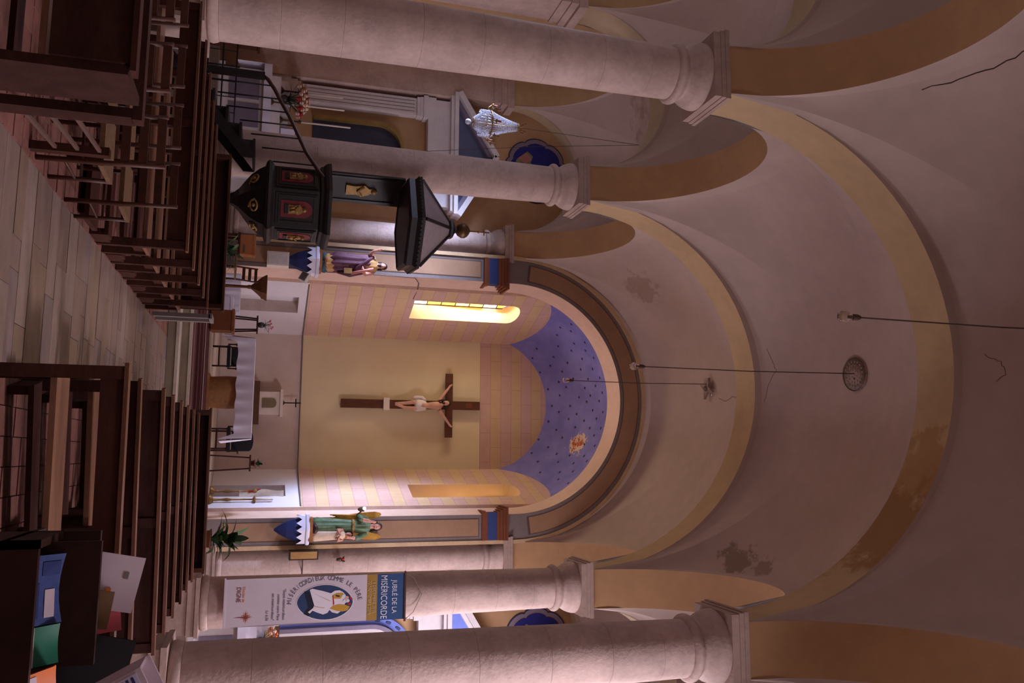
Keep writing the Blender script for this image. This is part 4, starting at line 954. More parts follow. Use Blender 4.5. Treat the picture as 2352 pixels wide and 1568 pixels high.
b = MB(); b.sph((.035,Y-.035,6.42), .098, 12, 9, .95, .9, 1.2); b.tube([(-.03,Y-.04,6.42),(-.05,Y-.03,6.30),(-.04,Y-.06,6.20)], [.04,.04,.015], 8); b.tube([(.10,Y-.03,6.42),(.12,Y-.02,6.32),(.12,Y-.06,6.22)], [.04,.038,.015], 8); b.tube([(.03,Y-.13,6.34),(.03,Y-.13,6.27)], [.04,.012], 8); b.build('hair_and_beard', HAIR, cr)
b = MB(); b.lathe([(.145,5.55),(.165,5.62),(.15,5.74),(.135,5.82),(.12,5.85)], (.095,Y), 28, sy=.8, fold=.06, nf=11); b.tube([(-.03,Y-.02,5.82),(-.12,Y-.02,5.74),(-.11,Y,5.56),(-.09,Y,5.48)], [.05,.045,.05,.02], 8); b.build('loincloth', LOIN, cr)
# ---------------------------------------------------------------- statues on consoles
def console(cx, lb):
    t = thing('console', lb, 'console', (cx, 19.1, 1.98))
    ZZ = P('dark_red_panel', (74,30,30), .6); BC = P('deep_blue_console', (36,44,92), .55, .2, 4.)
    b = MB(); b.lathe([(.02,1.98),(.10,2.08),(.2,2.24),(.27,2.42),(.30,2.6)], (cx,19.2), 6, False, rot=pi/6); b.build('corbel', BC, t)
    for k in range(6):
        a = pi/6+(k+.5)*pi/3
        if sin(a) > .6: continue
        n = V((cos(a), sin(a), 0)); u = V((-sin(a), cos(a), 0))
        def at(p, q, d, n=n, u=u): rr = .27+(q-2.5)*.33; return V((cx,19.2,0))+n*((.02+.28*min(1,max(0,(q-1.98)/.62))**.75)*.87+.004+d)+u*p+V((0,0,q))
        MB().prism([(0,2.2),(.085,2.52),(-.085,2.52)], 0, .008, at).build('red_panel', ZZ, t)
    b = MB(); R = .35; z1, z0 = 2.66, 2.5
    pl = [V((cx+R*cos(pi/6+k*pi/3), 19.2+R*sin(pi/6+k*pi/3), 0)) for k in range(7)]
    for k in range(6):
        p, q = pl[k], pl[k+1]
        for j in range(2):
            a = p.lerp(q, j/2); c = p.lerp(q, (j+1)/2); mid = a.lerp(c, .5)
            b.add([a+V((0,0,z0-.05)), mid+V((0,0,z0+.07)), c+V((0,0,z0-.05)), c+V((0,0,z1)), a+V((0,0,z1))], [(0,1,2,3,4)])
    b.build('zigzag_valance', CLOTH, t)
    MB().lathe([(.37,2.65),(.38,2.67),(.38,2.71),(.36,2.73)], (cx,19.2), 6, False, rot=pi/6).build('top_slab', CLOTH, t)
    return t
SX = (-2.98, 3.06)
console(SX[0], 'blue and red pointed wall console with white zigzag edge under the purple saint')
console(SX[1], 'blue and red pointed wall console with white zigzag edge under the angel')
PURP = P('purple_mantle', (100,60,76), .6, .35, 7.); TUN = P('golden_tunic', (196,150,92), .6, .2, 6.); GRN = P('green_angel_robe', (98,122,92), .6, .35, 7.); CRM = P('cream_child_robe', (214,186,160), .6, .15, 6.); WING = P('ochre_wing', (190,138,52), .55, .25, 7.); SKIN2 = P('painted_skin', (196,138,118), .6, .12, 6.)
BASEW = P('gilt_statue_base', (150,98,56), .5, .3, 7.); BLUC = P('blue_green_cloud', (62,96,112), .6, .25, 6.)
def head(b, c, r, look=0):
    b.sph(c, r, 14, 10, .85, .95, 1.2)
    f = V((sin(look), -cos(look), 0)); c = V(c)
    b.tube([c+f*r*.8+V((0,0,r*.15)), c+f*r*1.12-V((0,0,r*.2))], [r*.14,r*.2], 6)          # nose
    b.tube([c+f*r*.75-V((0,0,r*.75)), c+f*r*.85-V((0,0,r*.55))], [r*.3,r*.28], 6)          # chin
    s = V((cos(look), sin(look), 0))
    for k in (-1, 1): b.sph(c+s*(k*r*.84), r*.16, 6, 5, .6, 1, 1.4)                         # ears
def hand(b, p, d, r=.035):
    p = V(p); d = V(d).normalized(); s = d.orthogonal().normalized()
    b.sph(p, r, 8, 6, 1, 1, 1.1)
    for k in range(4): q = p+s*(r*.55*(k-1.5)); L = (.9,1.15,1.2,.95)[k]*r*1.9; b.tube([q, q+d*L*.6, q+d*L+V((0,-.01,-.012))], [r*.3,r*.28,r*.2], 6)
    b.tube([p+s*r*.8, p+s*r*1.4+d*r*.9], [r*.33,r*.24], 6)
cx, cy, z0 = SX[0], 19.13, 2.73
s1 = thing('saint_statue', 'painted statue of a bearded saint in a purple mantle, one arm raised', 'statue', (cx, cy, z0))
MB().box(cx-.24,cy-.2,z0,cx+.24,cy+.22,z0+.06).build('plinth', BASEW, s1)
b = MB(); b.sph((cx-.1,cy,z0+.12), .12, 10, 7, 1.1, 1, .8); b.sph((cx+.08,cy-.03,z0+.11), .11, 10, 7, 1.2, 1, .75); b.sph((cx+.16,cy+.04,z0+.12), .09, 10, 7); b.build('cloud_base', BLUC, s1)
b = MB(); b.lathe([(.19,z0+.12),(.2,z0+.2),(.17,z0+.5),(.15,z0+.8),(.17,z0+1.05),(.19,z0+1.2),(.16,z0+1.3),(.07,z0+1.35)], (cx,cy), 36, sy=.75, fold=.05, nf=10); b.build('tunic', TUN, s1)
b = MB(); b.lathe([(.15,z0+.22),(.235,z0+.36),(.22,z0+.6),(.2,z0+.85),(.205,z0+1.0),(.20,z0+1.12),(.15,z0+1.2)], (cx-.03,cy+.015), 40, sy=.85, fold=.10, nf=9, cap=False)
b.tube([(cx-.17,cy-.05,z0+1.24),(cx-.05,cy-.17,z0+1.08),(cx+.12,cy-.16,z0+.88),(cx+.22,cy-.05,z0+.8)], [.06,.06,.07,.06], 10, flat=.6); b.tube([(cx+.2,cy-.05,z0+.98),(cx+.25,cy-.03,z0+.7),(cx+.22,cy-.02,z0+.42)], [.05,.075,.03], 8); b.build('mantle', PURP, s1)
b = MB(); b.tube([(cx,cy,z0+.14),(cx,cy,z0+.7),(cx,cy,z0+1.22),(cx,cy,z0+1.3),(cx,cy-.02,z0+1.4)], [.08,.09,.11,.07,.05], 10); b.tube([(cx-.18,cy,z0+1.25),(cx,cy,z0+1.26),(cx+.18,cy,z0+1.24)], [.05,.07,.05], 8); head(b, (cx+.01,cy-.03,z0+1.46), .082, .2)
b.tube([(cx-.17,cy,z0+1.25),(cx-.24,cy-.06,z0+1.15),(cx-.31,cy-.14,z0+1.24),(cx-.33,cy-.17,z0+1.33)], [.06,.05,.04,.03], 8); hand(b, (cx-.335,cy-.18,z0+1.36), (-.1,-.1,1))
b.tube([(cx+.17,cy,z0+1.24),(cx+.24,cy-.08,z0+1.05),(cx+.18,cy-.2,z0+.98)], [.06,.05,.035], 8); hand(b, (cx+.16,cy-.22,z0+.98), (-1,-.2,.1)); b.tube([(cx-.05,cy-.1,z0+.16),(cx-.06,cy-.2,z0+.16)], [.04,.03], 8); b.tube([(cx+.07,cy-.1,z0+.17),(cx+.08,cy-.2,z0+.17)], [.04,.03], 8)
fuse(b.build('body', SKIN2, s1), .012, 2)
b = MB(); b.sph((cx+.01,cy-.012,z0+1.485), .09, 12, 9, .95, .92, 1.05); b.tube([(cx+.02,cy-.1,z0+1.41),(cx+.02,cy-.11,z0+1.33)], [.045,.015], 8); b.tube([(cx-.06,cy+.0,z0+1.45),(cx-.07,cy+.02,z0+1.33)], [.035,.02], 8); b.tube([(cx+.08,cy,z0+1.45),(cx+.09,cy+.02,z0+1.33)], [.035,.02], 8); b.build('hair_and_beard', HAIR, s1)
MB().tube([(cx+.26,cy-.16,z0+.72),(cx+.20,cy-.22,z0+.98),(cx+.14,cy-.26,z0+1.22)], [.03,.035,.03], 8).build('pink_scroll', P('pink_scroll', (206,132,118), .6), s1)
MB().box(cx+.16,cy-.26,z0+.55,cx+.28,cy-.2,z0+.73).build('gilt_book', GILT, s1)
MB().lathe([(.10,z0+1.2),(.12,z0+1.26),(.075,z0+1.34)], (cx,cy-.01), 18, sy=.85, cap=False).build('white_collar', LOIN, s1)
cx, cy = SX[1], 19.12
s2 = thing('angel_statue', 'painted statue of an angel in green with ochre wings, guiding a child', 'statue', (cx, cy, z0))
MB().box(cx-.26,cy-.2,z0,cx+.26,cy+.22,z0+.07).build('plinth', BASEW, s2)
b = MB(); b.lathe([(.17,z0+.07),(.20,z0+.14),(.17,z0+.45),(.14,z0+.8),(.12,z0+.96),(.14,z0+1.05),(.17,z0+1.2),(.165,z0+1.29),(.06,z0+1.36)], (cx-.05,cy+.02), 48, sy=.75, fold=.09, nf=10)
b.tube([(cx-.19,cy,z0+1.24),(cx-.25,cy-.06,z0+1.08),(cx-.2,cy-.16,z0+1.15)], [.075,.07,.05], 8); b.tube([(cx+.10,cy,z0+1.24),(cx+.19,cy-.05,z0+1.08),(cx+.2,cy-.12,z0+.98)], [.075,.07,.055], 8); b.build('robe', GRN, s2)
b = MB(); b.lathe([(.15,z0+.92),(.155,z0+.95),(.15,z0+.98)], (cx-.05,cy+.02), 30, sy=.78); b.sph((cx-.04,cy-.12,z0+.95), .03, 8, 6); b.build('gilt_belt', GILT, s2)
b = MB(); b.tube([(cx-.05,cy+.02,z0+.14),(cx-.05,cy+.02,z0+.9),(cx-.05,cy+.02,z0+1.2),(cx-.04,cy,z0+1.3),(cx-.04,cy-.02,z0+1.42)], [.08,.07,.10,.06,.045], 10); b.tube([(cx-.2,cy-.15,z0+1.14),(cx-.24,cy-.06,z0+1.1),(cx-.19,cy,z0+1.24),(cx-.05,cy+.02,z0+1.26),(cx+.1,cy,z0+1.24),(cx+.19,cy-.05,z0+1.08),(cx+.2,cy-.12,z0+.98)], [.035,.04,.05,.06,.05,.04,.035], 8); head(b, (cx-.03,cy-.03,z0+1.49), .08, .1)
b.tube([(cx-.2,cy-.15,z0+1.14),(cx-.17,cy-.17,z0+1.28),(cx-.15,cy-.16,z0+1.36)], [.045,.038,.028], 8); hand(b, (cx-.145,cy-.16,z0+1.39), (.15,-.1,1)); b.tube([(cx+.2,cy-.12,z0+.98),(cx+.19,cy-.17,z0+.9)], [.045,.03], 8); hand(b, (cx+.19,cy-.18,z0+.88), (-.2,-.4,-1))
fuse(b.build('body', SKIN2, s2), .012, 2)
b = MB(); b.sph((cx-.03,cy-.008,z0+1.515), .09, 12, 9, .98, .92, 1.05); b.tube([(cx-.1,cy,z0+1.5),(cx-.12,cy+.02,z0+1.38),(cx-.1,cy+.02,z0+1.3)], [.04,.04,.02], 8); b.tube([(cx+.05,cy,z0+1.5),(cx+.07,cy+.02,z0+1.38),(cx+.06,cy+.02,z0+1.3)], [.04,.04,.02], 8); b.build('hair', HAIR, s2)
for sx in (-1, 1):
    ol = [(.03,.95),(.14,1.3),(.2,1.52),(.25,1.6),(.30,1.58),(.33,1.45),(.31,1.15),(.26,.8),(.2,.45),(.16,.22),(.13,.45)]
    b = MB(); b.prism([(cx-.04+sx*p*.95, z0+q) for p, q in ol], cy+.13, cy+.17, lambda p, q, d: (p,d,q))
    for k in range(6): b.tube([(cx-.04+sx*(.08+.03*k),cy+.125,z0+1.3-.08*k+.06*k),(cx-.04+sx*(.16+.02*k),cy+.12,z0+.6-.06*k+.15)], [.022,.014], 6)
    b.build('wing', WING, s2)
ch = (cx+.13, cy-.06)
b = MB(); b.lathe([(.12,z0+.07),(.13,z0+.12),(.11,z0+.4),(.095,z0+.6),(.11,z0+.72),(.05,z0+.78)], ch, 28, sy=.85, fold=.06, nf=8); b.build('child_robe', CRM, s2)
b = MB(); head(b, (ch[0],ch[1]-.02,z0+.86), .066, -.3); b.tube([(ch[0],ch[1],z0+.75),(ch[0],ch[1]-.01,z0+.82)], [.04,.035], 8); b.tube([(ch[0],ch[1],z0+.14),(ch[0],ch[1],z0+.5),(ch[0],ch[1],z0+.76)], [.06,.06,.05], 8); b.tube([(ch[0]-.1,ch[1]-.02,z0+.72),(ch[0]+.1,ch[1]-.02,z0+.72)], .035, 8); b.tube([(ch[0]-.1,ch[1]-.02,z0+.72),(ch[0]-.12,ch[1]-.1,z0+.6),(ch[0]-.04,ch[1]-.15,z0+.64)], [.04,.034,.025], 8); hand(b, (ch[0]-.03,ch[1]-.155,z0+.65), (.6,-.3,.6), .024); b.tube([(ch[0]+.1,ch[1]-.02,z0+.72),(ch[0]+.12,ch[1]-.1,z0+.6),(ch[0]+.02,ch[1]-.15,z0+.64)], [.04,.034,.025], 8); fuse(b.build('child_body', SKIN2, s2), .012, 2)
b = MB(); b.sph((ch[0],ch[1],z0+.88), .072, 10, 8, .98, .9, 1.05); b.build('child_hair', HAIR, s2)
MB().tube([(cx-.12,cy-.08,z0+.1),(cx-.02,cy-.15,z0+.14),(cx+.08,cy-.16,z0+.1)], [.05,.06,.03], 8).build('dark_serpent', P('dark_serpent', (58,36,36), .5), s2)
# ---------------------------------------------------------------- side chapels at the aisle ends
SLATE = P('slate_blue_panel', (92,98,130), .5, .15, 3.); WMAR = P('white_stucco', (212,204,206), .7, .08, 2., .05); BLUQ = P('deep_blue_painting', (34,38,118), .6, .12, 3.); PBLUE = P('light_blue_arch', (112,130,206), .7, .08, 2.)
SCN = P('painted_scene', (120,116,90), .7, .35, 3.)
GR2 = P('stone_grey_frame', (128,118,138), .7, .1, 3.)
def chapel(s):
    cx = s*6.05; Y = 19.76; nm = 'left' if s < 0 else 'right'
    t = thing('side_altar', ('white stucco side altar with fluted pilasters and slate-blue pediment, left aisle end' if s < 0 else 'white and blue side altar with a pale blue arch, right aisle end'), 'altar', (cx, 19.0, 0))
    MB().box(cx-1.55,17.75,0,cx+1.55,Y,.2).box(cx-1.4,18.1,.2,cx+1.4,Y,.38).build('altar_step', SLABS[4], t)
    MB().box(cx-1.12,18.55,.38,cx+1.12,19.1,1.4).box(cx-1.2,18.5,.38,cx+1.2,19.1,.5).build('altar_block', WMAR, t)
    for k in range(3): MB().box(cx-.95+.65*k,18.535,.6,cx-.95+.65*k+.55,18.55,1.25).build('front_panel', GR2, t)
    MB().box(cx-1.2,18.48,1.4,cx+1.2,19.15,1.5).build('altar_slab', WMAR, t)
    MB().box(cx-1.2,19.15,.2,cx+1.2,Y,1.9).build('gradine', WMAR, t); MB().box(cx-1.25,19.05,1.5,cx+1.25,19.2,1.72).build('shelf', WMAR, t)
    for q in (-1, 1):
        x = cx+q*1.15
        MB().box(x-.32,19.42,.2,x+.32,Y,1.95).build('pedestal', WMAR, t)
        MB().box(x-.28,19.44,1.95,x+.28,19.76,2.1).box(x-.25,19.46,2.1,x+.25,19.76,2.18).build('base', WMAR, t)
        b = MB(); b.box(x-.22,19.53,2.18,x+.22,19.76,5.0)
        for k in range(5): b.box(x-.21+.09*k,19.50,2.3,x-.21+.09*k+.055,19.54,4.95)
        b.build('fluted_shaft', WMAR, t)
        MB().box(x-.24,19.48,5.0,x+.24,19.76,5.08).box(x-.29,19.44,5.16,x+.29,19.76,5.28).box(x-.25,19.47,5.08,x+.25,19.76,5.16).build('capital', WMAR, t)
    MB().box(cx-1.42,19.47,5.28,cx+1.42,Y,5.48).box(cx-1.38,19.5,5.48,cx+1.38,Y,5.85).build('architrave', WMAR, t)
    MB().box(cx-1.5,19.36,5.85,cx+1.5,Y,5.93).box(cx-1.58,19.30,5.93,cx+1.58,Y,6.03).build('cornice', WMAR, t)
    for q in (-1, 1):
        MB().bar((cx+q*1.6,19.53,6.06),(cx,19.53,7.04), .46, .13, (0,1,0) if False else (0,0,1)).build('raking_cornice', WMAR, t)
        MB().bar((cx+q*1.45,19.6,6.02),(cx,19.6,6.90), .3, .09).build('raking_moulding', GR2 if s < 0 else WMAR, t)
    b = MB(); b.prism([(-1.35,6.03),(1.35,6.03),(0,6.86)], 19.60, 19.66, lambda p, q, d: (cx+p,d,q)); b.build('tympanum', SLATE if s < 0 else PBLUE, t)
    if s > 0:
        for k in range(9):
            a = pi*(k+.5)/9; MB().bar((cx+.16*cos(a),19.59,6.12+.16*sin(a)),(cx+(.62 if k % 2 else .45)*cos(a),19.59,6.12+(.45 if k % 2 else .33)*sin(a)), .05, .02).build('gilded_ray', GILT, t)
        MB().sph((cx,19.58,6.15), .13, 12, 8, sy=.3).build('gilded_glory', GILT, t)
    # arched niche
    def arc(r, zc, y0, y1, r2, mt, name, zb=2.0):
        b = MB(); n = 24
        P1 = [(-r,zb)]+[(-r*cos(pi*i/n), zc+r*sin(pi*i/n)) for i in range(n+1)]+[(r,zb)]; P2 = [(-r2,zb)]+[(-r2*cos(pi*i/n), zc+r2*sin(pi*i/n)) for i in range(n+1)]+[(r2,zb)]
        K = len(P1); vs = [(cx+p,y,q) for y in (y0,y1) for Q in (P1,P2) for p, q in Q]
        fs = []
        for i in range(K-1): fs += [(i,i+1,K+i+1,K+i),(2*K+i,2*K+i+1,3*K+i+1,3*K+i),(i,i+1,2*K+i+1,2*K+i),(K+i,K+i+1,3*K+i+1,3*K+i)]
        b.add(vs, fs); return b.build(name, mt, t)
    if s < 0:
        arc(.66, 4.05, 19.56, 19.76, .58, P('dull_gold_frame', (150,122,70), .5, .2, 6., metal=.3), 'arch_frame', 2.5)
        b = MB(); n = 24; b.prism([(-.58,2.5),(.58,2.5),(.58,4.05)]+[(.58*cos(pi*i/n),4.05+.58*sin(pi*i/n)) for i in range(1,n)]+[(-.58,4.05)], 19.72, 19.755, lambda p, q, d: (cx+p,d,q)); b.build('dark_panel', P('dark_slate_panel', (60,62,82), .35, .15, 3.), t)
    else:
        arc(.80, 4.25, 19.62, 19.76, .98, PBLUE, 'blue_arch_band', 2.2); arc(.72, 4.2, 19.5, 19.76, .81, GR2, 'grey_arch_moulding', 2.2); arc(.58, 4.15, 19.55, 19.76, .73, WMAR, 'white_arch_frame', 2.2)
        b = MB(); n = 24; b.prism([(-.6,2.2),(.6,2.2),(.6,4.15)]+[(.6*cos(pi*i/n),4.15+.6*sin(pi*i/n)) for i in range(1,n)]+[(-.6,4.15)], 19.72, 19.755, lambda p, q, d: (cx+p,d,q)); b.build('blue_panel', P('vivid_blue_panel', (62,80,170), .6, .1, 3.), t)
        for k in range(11):
            a = pi*(.04+.092*k); b = MB()
            for j in range(5): b.sph((cx-.89*cos(a+.02*(j-2)), 19.615, 4.25+.89*sin(a+.02*(j-2))+.02*(j % 2)), .03, 6, 4, sy=.3)
            b.build('painted_garland', P('garland', (62,72,110), .7) if k == 0 else bpy.data.materials['garland'], t)
    # altar cloth and ornaments
    b = MB(); x0, x1 = cx-1.24, cx+1.24
    b.grid(30, 4, lambda i, j: (x0+(x1-x0)*i, 18.44-.012*sin(i*40)*j, 1.508-.17*j)); b.grid(20, 4, lambda i, j: (x0+(x1-x0)*i, 18.44+.6*j, 1.508))
    for q, x in ((-1,x0),(1,x1)): b.grid(12, 8, lambda i, j, q=q, x=x: (x+q*(.008+.03*sin(i*11)*j), 18.44+.6*i, 1.508-.8*j*(1-.3*i)))
    tag(b.build('side_altar_cloth', CLOTH), 'white cloth over the %s side altar' % nm, 'cloth')
    # quatrefoil painting above
    q4 = thing('quatrefoil_painting', 'dark blue quatrefoil wall painting with %s, above the %s side altar' % (('a greenish landscape' if s < 0 else 'a faint scene'), nm), 'painting', (s*5.95, 19.75, 7.4))
    def quat(R):
        return [(R*(.92+.08*abs(cos(4*a))**.5*1.0)*cos(a), R*(.92+.08*abs(cos(4*a))**.5)*sin(a)) for a in [2*pi*i/96 for i in range(96)]]
    for R, d, mt, n_ in ((.88,.02,P('dark_frame_line',(58,50,66),.7) if s < 0 else bpy.data.materials['dark_frame_line'],'outer_line'),(.85,.03,GR2,'frame'),(.76,.034,BROWNP,'inner_line'),(.74,.038,BLUQ,'painted_ground')):
        MB().prism(quat(R), 19.77, 19.77-d, lambda p, q, dd: (s*5.95+p,dd,8.22+q)).build(n_, mt, q4)
    hl = [(-.5,-.25),(-.38,-.1),(-.2,-.16),(.0,.02),(.2,-.05),(.42,.06),(.5,-.2),(.3,-.52),(.05,-.62),(-.25,-.55)]
    MB().prism(hl, 19.73, 19.728, lambda p, q, dd: (s*5.95+p,dd,8.22+q)).build('painted_hill', SCN, q4)
    MB().prism([(-.46,-.3),(-.3,-.12),(-.15,-.3),(-.3,-.5)], 19.728, 19.727, lambda p, q, dd: (s*5.95+p,dd,8.22+q)).build('painted_figure', P('pinkish_figure', (166,116,104), .7) if s < 0 else bpy.data.materials['pinkish_figure'], q4)
    return t
chapel(-1); chapel(1)
bouquet('bouquet', 'large cream bouquet with a red flower on the left side altar', -6.75, 19.0, 1.72, .40, 48, (WHF, WHF, P('rose_petal', (206,160,150), .7), WHF, REDF), leaves=6, pot=(.1,.07,.16))
bouquet('bouquet', 'orange and white flowers on the right side altar beside the near column', 5.35, 19.1, 1.72, .26, 24, (WHF, P('orange_petal',(214,110,60),.7), P('peach_petal',(226,170,130),.7)), leaves=10)
for i, (x, y, z, h, lb) in enumerate(((-7.0,19.12,1.72,.95,'tall white candle in a dark holder, left of the cream bouquet'),(-6.62,18.95,1.50,1.2,'tall white candle in front of the cream bouquet'),(-6.28,19.12,1.72,1.15,'tall white candle right of the cream bouquet'),(5.6,19.12,1.72,1.3,'tall white candle on the right side altar'))):
    t = thing('altar_candle', lb, 'candle', (x,y,z)); MB().lathe([(.09,z),(.07,z+.03),(.02,z+.08),(.018,z+.4),(.05,z+.44),(.03,z+.48)], (x,y), 12).build('candlestick', P('dark_candlestick', (74,60,46), .5, .2, 8., metal=.4) if i == 0 else bpy.data.materials['dark_candlestick'], t); MB().lathe([(.022,z+.46),(.02,z+.46+h),(.004,z+.48+h)], (x,y), 10).build('candle', CREAM, t)
t = thing('altar_card_frame', 'small grey standing frame and box at the right of the left side altar', 'frame', (-5.95,19.12,1.72)); MB().box(-6.1,19.1,1.72,-5.8,19.14,2.1).build('frame', GR2, t); MB().box(-6.07,19.09,1.75,-5.83,19.1,2.07).build('card', CLOTH, t)
# chandelier
CRY = N('cut_crystal'); CRY.b.inputs['Base Color'].default_value = (.86,.87,.95,1); CRY.b.inputs['Roughness'].default_value = .08; CRY.b.inputs['Transmission Weight'].default_value = .55; CRY.b.inputs['IOR'].default_value = 1.5; CRY.b.inputs['Metallic'].default_value = .15
hx0, hy0 = -6.02, 17.3
cd = thing('chandelier', 'crystal chandelier hanging in the left aisle before the quatrefoil painting', 'chandelier', (hx0,hy0,5.7))
def strand(mb, p, q, sag, nb, r):
    p, q = V(p), V(q)
    for i in range(nb+1):
        tt = i/nb; c = p.lerp(q, tt)+V((0,0,-sag*4*tt*(1-tt))); mb.lathe([(.001,-r*1.2),(r,0),(.001,r*1.2)], (c.x,c.y), 5, False, z=c.z, cap=False)
for k in range(28):
    a = 2*pi*k/28; c, s_ = cos(a), sin(a)
    b = MB(); strand(b, (hx0+.29*c,hy0+.29*s_,6.3), (hx0+.08*c,hy0+.08*s_,6.95), .08, 20, .016); o = b.build('crystal_strand', CRY.m, cd)
    b = MB(); strand(b, (hx0+.29*c,hy0+.29*s_,6.26), (hx0+.1*c,hy0+.1*s_,5.9), .05, 14, .016); b.build('crystal_strand', CRY.m, cd)
    b = MB(); strand(b, (hx0+.29*c,hy0+.29*s_,6.24), (hx0+.29*c,hy0+.29*s_,6.06), 0, 5, .02); b.build('crystal_drop', CRY.m, cd)
for z, r in ((6.28,.29),(6.95,.08),(5.9,.1)): MB().tube([(hx0+r*cos(q*pi/12),hy0+r*sin(q*pi/12),z) for q in range(25)], .016, 6).build('brass_ring', GILT, cd)
MB().tube([(hx0,hy0,5.85),(hx0,hy0,7.1)], .014, 6).build('stem', GILT, cd); MB().sph((hx0,hy0,5.78), .07, 8, 6).build('crystal_ball', CRY.m, cd)
for k in range(8):
    a = 2*pi*k/8+.2; c, s_ = cos(a), sin(a)
    MB().tube([(hx0+.28*c,hy0+.28*s_,6.28),(hx0+.36*c,hy0+.36*s_,6.22),(hx0+.42*c,hy0+.42*s_,6.3)], .012, 6).lathe([(.01,6.3),(.05,6.33),(.055,6.34)], (hx0+.42*c,hy0+.42*s_), 10).build('arm', GILT, cd)
    MB().lathe([(.018,6.34),(.018,6.44)], (hx0+.42*c,hy0+.42*s_), 8).build('candle_tube', BRM, cd)
    if k % 2: MB().tube([(hx0+.05*c,hy0+.05*s_,7.0),(hx0+.12*c,hy0+.12*s_,7.06),(hx0+.13*c,hy0+.13*s_,7.12)], .012, 6).build('top_scroll', BRM, cd)
MB().tube([(hx0,hy0,7.08),(-5.95,17.28,10.0)], .006, 5).build('suspension_wire', OUTL, cd)
cable('thin hoisting wire from the left aisle vault down behind the pulpit column', [(-5.95,17.28,10.0),(-5.2,16.3,7.0),(-4.28,15.05,4.0)], .005)
# ---------------------------------------------------------------- left aisle: rail, cabinet, chairs, white panel
IRON = P('black_iron', (26,25,28), .5, .2, 6.)
t = thing('iron_railing', 'low black iron railing across the left aisle in front of the side altar', 'railing', (-6.0,16.4,0))
for z in (.3,.58,.84): MB().tube([(-7.45,16.4,z),(-4.9,16.4,z)], .016, 6).build('rail', IRON, t)
for i in range(9): x = -7.45+.32*i; MB().tube([(x,16.4,0),(x,16.4,.9 if i % 4 == 0 else .84)], .02 if i % 4 == 0 else .01, 6).build('post' if i % 4 == 0 else 'bar', IRON, t)
t = thing('wooden_cabinet', 'dark brown panelled cabinet against the left aisle wall by the side altar', 'cabinet', (-7.2,17.0,0))
MB().box(-7.5,16.8,0,-6.95,17.2,1.2).build('body', WOODS[2], t); MB().box(-7.42,16.79,.15,-7.03,16.80,1.05).build('door', WOODS[0], t); MB().box(-7.54,16.76,1.2,-6.91,17.24,1.24).build('top', WOODS[0], t)
t = thing('display_board', 'white display board seen through the left pew ends, beside the near column', 'display board', (-5.3,11.6,0)); MB().box(-5.75,11.58,.3,-4.75,11.62,1.02).build('board', CLOTH, t)
for x in (-5.7,-4.8): MB().box(x-.03,11.5,0,x+.03,11.7,.32).build('foot', GREYB, t)
for x, lb in ((-4.75,'aisle-side bentwood-backed chair before the white board'),(-5.35,'wall-side bentwood-backed chair before the white board')):
    t = thing('bentwood_chair', lb, 'chair', (x,10.9,0)); t['group'] = 'bentwood chairs in the left aisle'
    MB().lathe([(.2,.43),(.21,.45),(.2,.47)], (x,10.9), 20).build('seat', WOODS[0], t)
    MB().tube([(x+.19*cos(i*pi/10), 10.72-.03*sin(i*pi/10), .45+.48*sin(i*pi/10)**.7) for i in range(11)], .017, 6).build('back_hoop', CHW, t); MB().tube([(x+.1*cos(i*pi/8), 10.715, .46+.33*sin(i*pi/8)**.8) for i in range(9)], .012, 6).build('inner_hoop', CHW, t)
    for sx in (-.15,.15):
        for sy in (-.14,.14): MB().tube([(x+sx,10.9+sy,0),(x+sx*.9,10.9+sy*.9,.44)], .017, 6).build('leg', CHW, t)
# ---------------------------------------------------------------- leaflet rack at the right
RK = P('rack_wood', (52,30,24), .6, .25, 4., spec=.15)
rk = thing('leaflet_rack', 'dark two-tier wooden leaflet rack standing behind the near right pew', 'rack', (2.0,3.05,0))
MB().box(1.70,2.82,.90,2.35,2.845,.985).build('front_lip', RK, rk); MB().box(1.70,2.82,.88,2.35,3.3,.90).build('lower_shelf', RK, rk)
MB().box(1.72,2.98,.90,2.10,3.005,1.13).build('middle_panel', RK, rk); MB().box(1.70,3.14,.90,2.35,3.165,1.10).build('back_panel', RK, rk)
for x in (1.70, 2.33): MB().box(x,2.82,.3,x+.025,3.17,.985).build('side_panel', RK, rk)
MB().box(1.74,2.9,.72,2.33,2.92,.88).build('apron', RK, rk)
for x in (1.74, 2.28):
    for y in (2.84, 3.10): MB().box(x,y,0,x+.045,y+.045,.88).build('leg', RK, rk)
MB().bar((1.78,2.98,.35),(2.3,2.98,.75), .03,.04).build('brace', RK, rk)
def leaflet(lb, c, w_, h_, rx, rz, mt, prints=(), nm='leaflet', rolly=0):
    t = thing(nm, lb, 'leaflet', c); R = M.Translation(c) @ M.Rotation(rz,4,'Z') @ M.Rotation(rolly,4,'Y') @ M.Rotation(rx,4,'X')
    b = MB(); b.grid(6, 6, lambda i, j: R @ V((w_*(i-.5), .012*sin(i*pi)*j, h_*j))); b.grid(6, 6, lambda i, j: R @ V((w_*(i-.5), .012*sin(i*pi)*j+.004, h_*j))); b.build('sheet', mt, t)
    for (a, c_, e, f, pm) in prints: MB().prism([(a,c_),(e,c_),(e,f),(a,f)], -.002, -.001, lambda p, q, d: R @ V((w_*(p-.5), d+.012*sin(p*pi)*q, h_*q))).build('print', pm, t)
    t['group'] = 'leaflets in the wooden rack'; return t
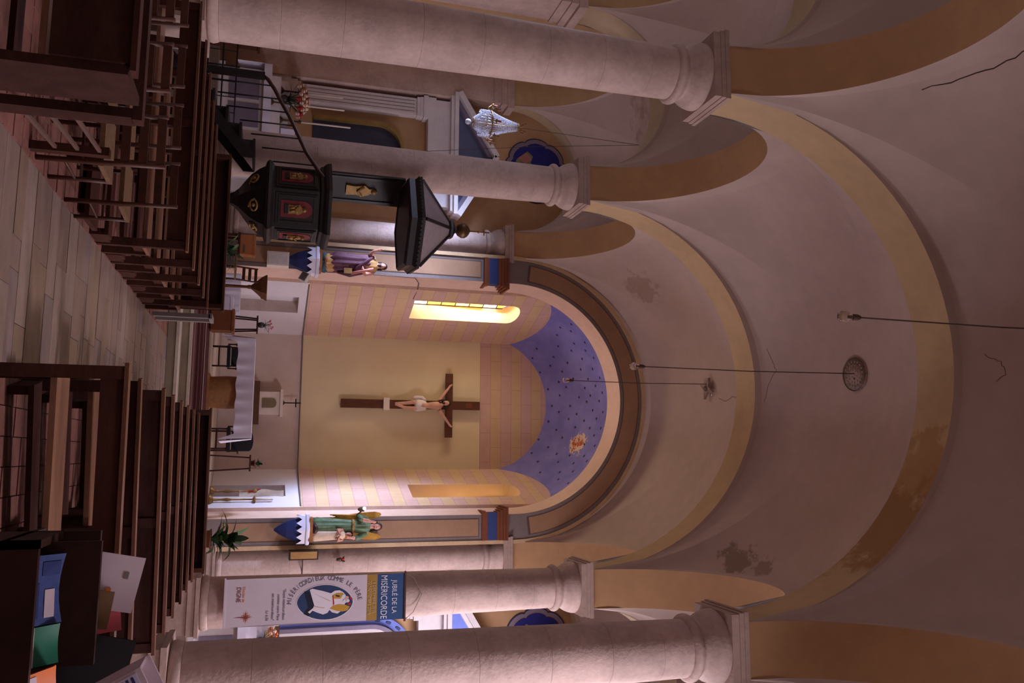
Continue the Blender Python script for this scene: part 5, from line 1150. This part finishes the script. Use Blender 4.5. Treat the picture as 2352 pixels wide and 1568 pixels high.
LBL = P('blue_leaflet', (66,80,134), .5, .25, 14.); LGR = P('green_leaflet', (30,110,84), .5, .05); LOR = P('orange_leaflet', (220,110,34), .5, .05); LRED = P('red_booklet', (160,66,72), .5, .08); LWH = P('white_leaflet', (206,186,194), .6, .05); LBK = P('black_folder', (26,24,26), .4, .1); DKB = P('dark_blue_print', (44,56,110), .6)
leaflet('blue printed leaflet lying in the front tier of the rack', (1.86,2.90,.945), .21, .13, -.75, 0, LBL, [(.1,.35,.3,.8,DKB),(.4,.2,.9,.3,DKB),(.5,.45,.9,.7,LWH)])
leaflet('green leaflet in the front tier, right of the blue one', (2.03,2.92,.955), .12, .09, -.55, .1, LGR, [(.0,.0,1.,.18,LWH)])
leaflet('orange leaflet in the front tier at its right-hand end', (2.17,2.91,.94), .14, .11, -.5, .5, LOR, [(.1,.2,.9,.5,LWH)])
leaflet('large white leaflet with an orange mark standing up in the back tier', (1.84,3.06,1.05), .18, .19, -.1, 0, LWH, [(.62,.5,.75,.58,LOR),(.3,.72,.42,.8,GREYB)], rolly=.2)
leaflet('red booklet standing in the back tier, right of the white leaflet', (1.985,3.08,1.03), .11, .155, -.1, .15, LRED, rolly=-.1)
leaflet('black folder standing at the right end of the back tier', (2.10,3.1,.98), .2, .24, -.05, .1, LBK, rolly=.25)
leaflet('brown envelope standing behind the middle panel beside the white leaflet', (1.93,3.05,1.02), .12, .14, -.05, 0, P('brown_envelope', (110,80,52), .7), rolly=.15)
t = thing('display_box', 'white leaflet box with yellow and blue labels at the right edge of the rack', 'box', (2.35,2.65,1.0)); R = M.Translation((2.353,2.65,1.115)) @ M.Rotation(radians(-27),4,'Y')
MB().box(-.2,-.05,0,.2,.08,.012,R).box(-.2,-.055,0,.2,-.045,.32,R).box(-.2,.075,0,.2,.085,.33,R).box(-.2,-.05,0,-.19,.08,.32,R).box(.19,-.05,0,.2,.08,.32,R).build('carton', LWH, t)
MB().box(-.192,-.06,.185,-.12,-.055,.245,R).build('yellow_label', P('yellow_label', (214,190,70), .6), t); MB().box(-.192,-.06,.252,-.11,-.055,.305,R).build('white_label', P('bright_label', (206,202,232), .6), t)
for k in range(3): MB().box(-.186,-.062,.26+.014*k,-.14,-.06,.267+.014*k,R).build('blue_print', DKB, t)
ds = thing('display_stand', 'narrow dark stand under the white leaflet box', 'stand', (2.4,2.66,0))
MB().box(2.36,2.62,0,2.42,2.70,1.0).build('stand_post', RK, ds); MB().box(2.14,2.55,1.0,2.62,2.78,1.02).build('stand_shelf', RK, ds); MB().box(2.2,2.55,0,2.6,2.78,.03).build('stand_foot', RK, ds)
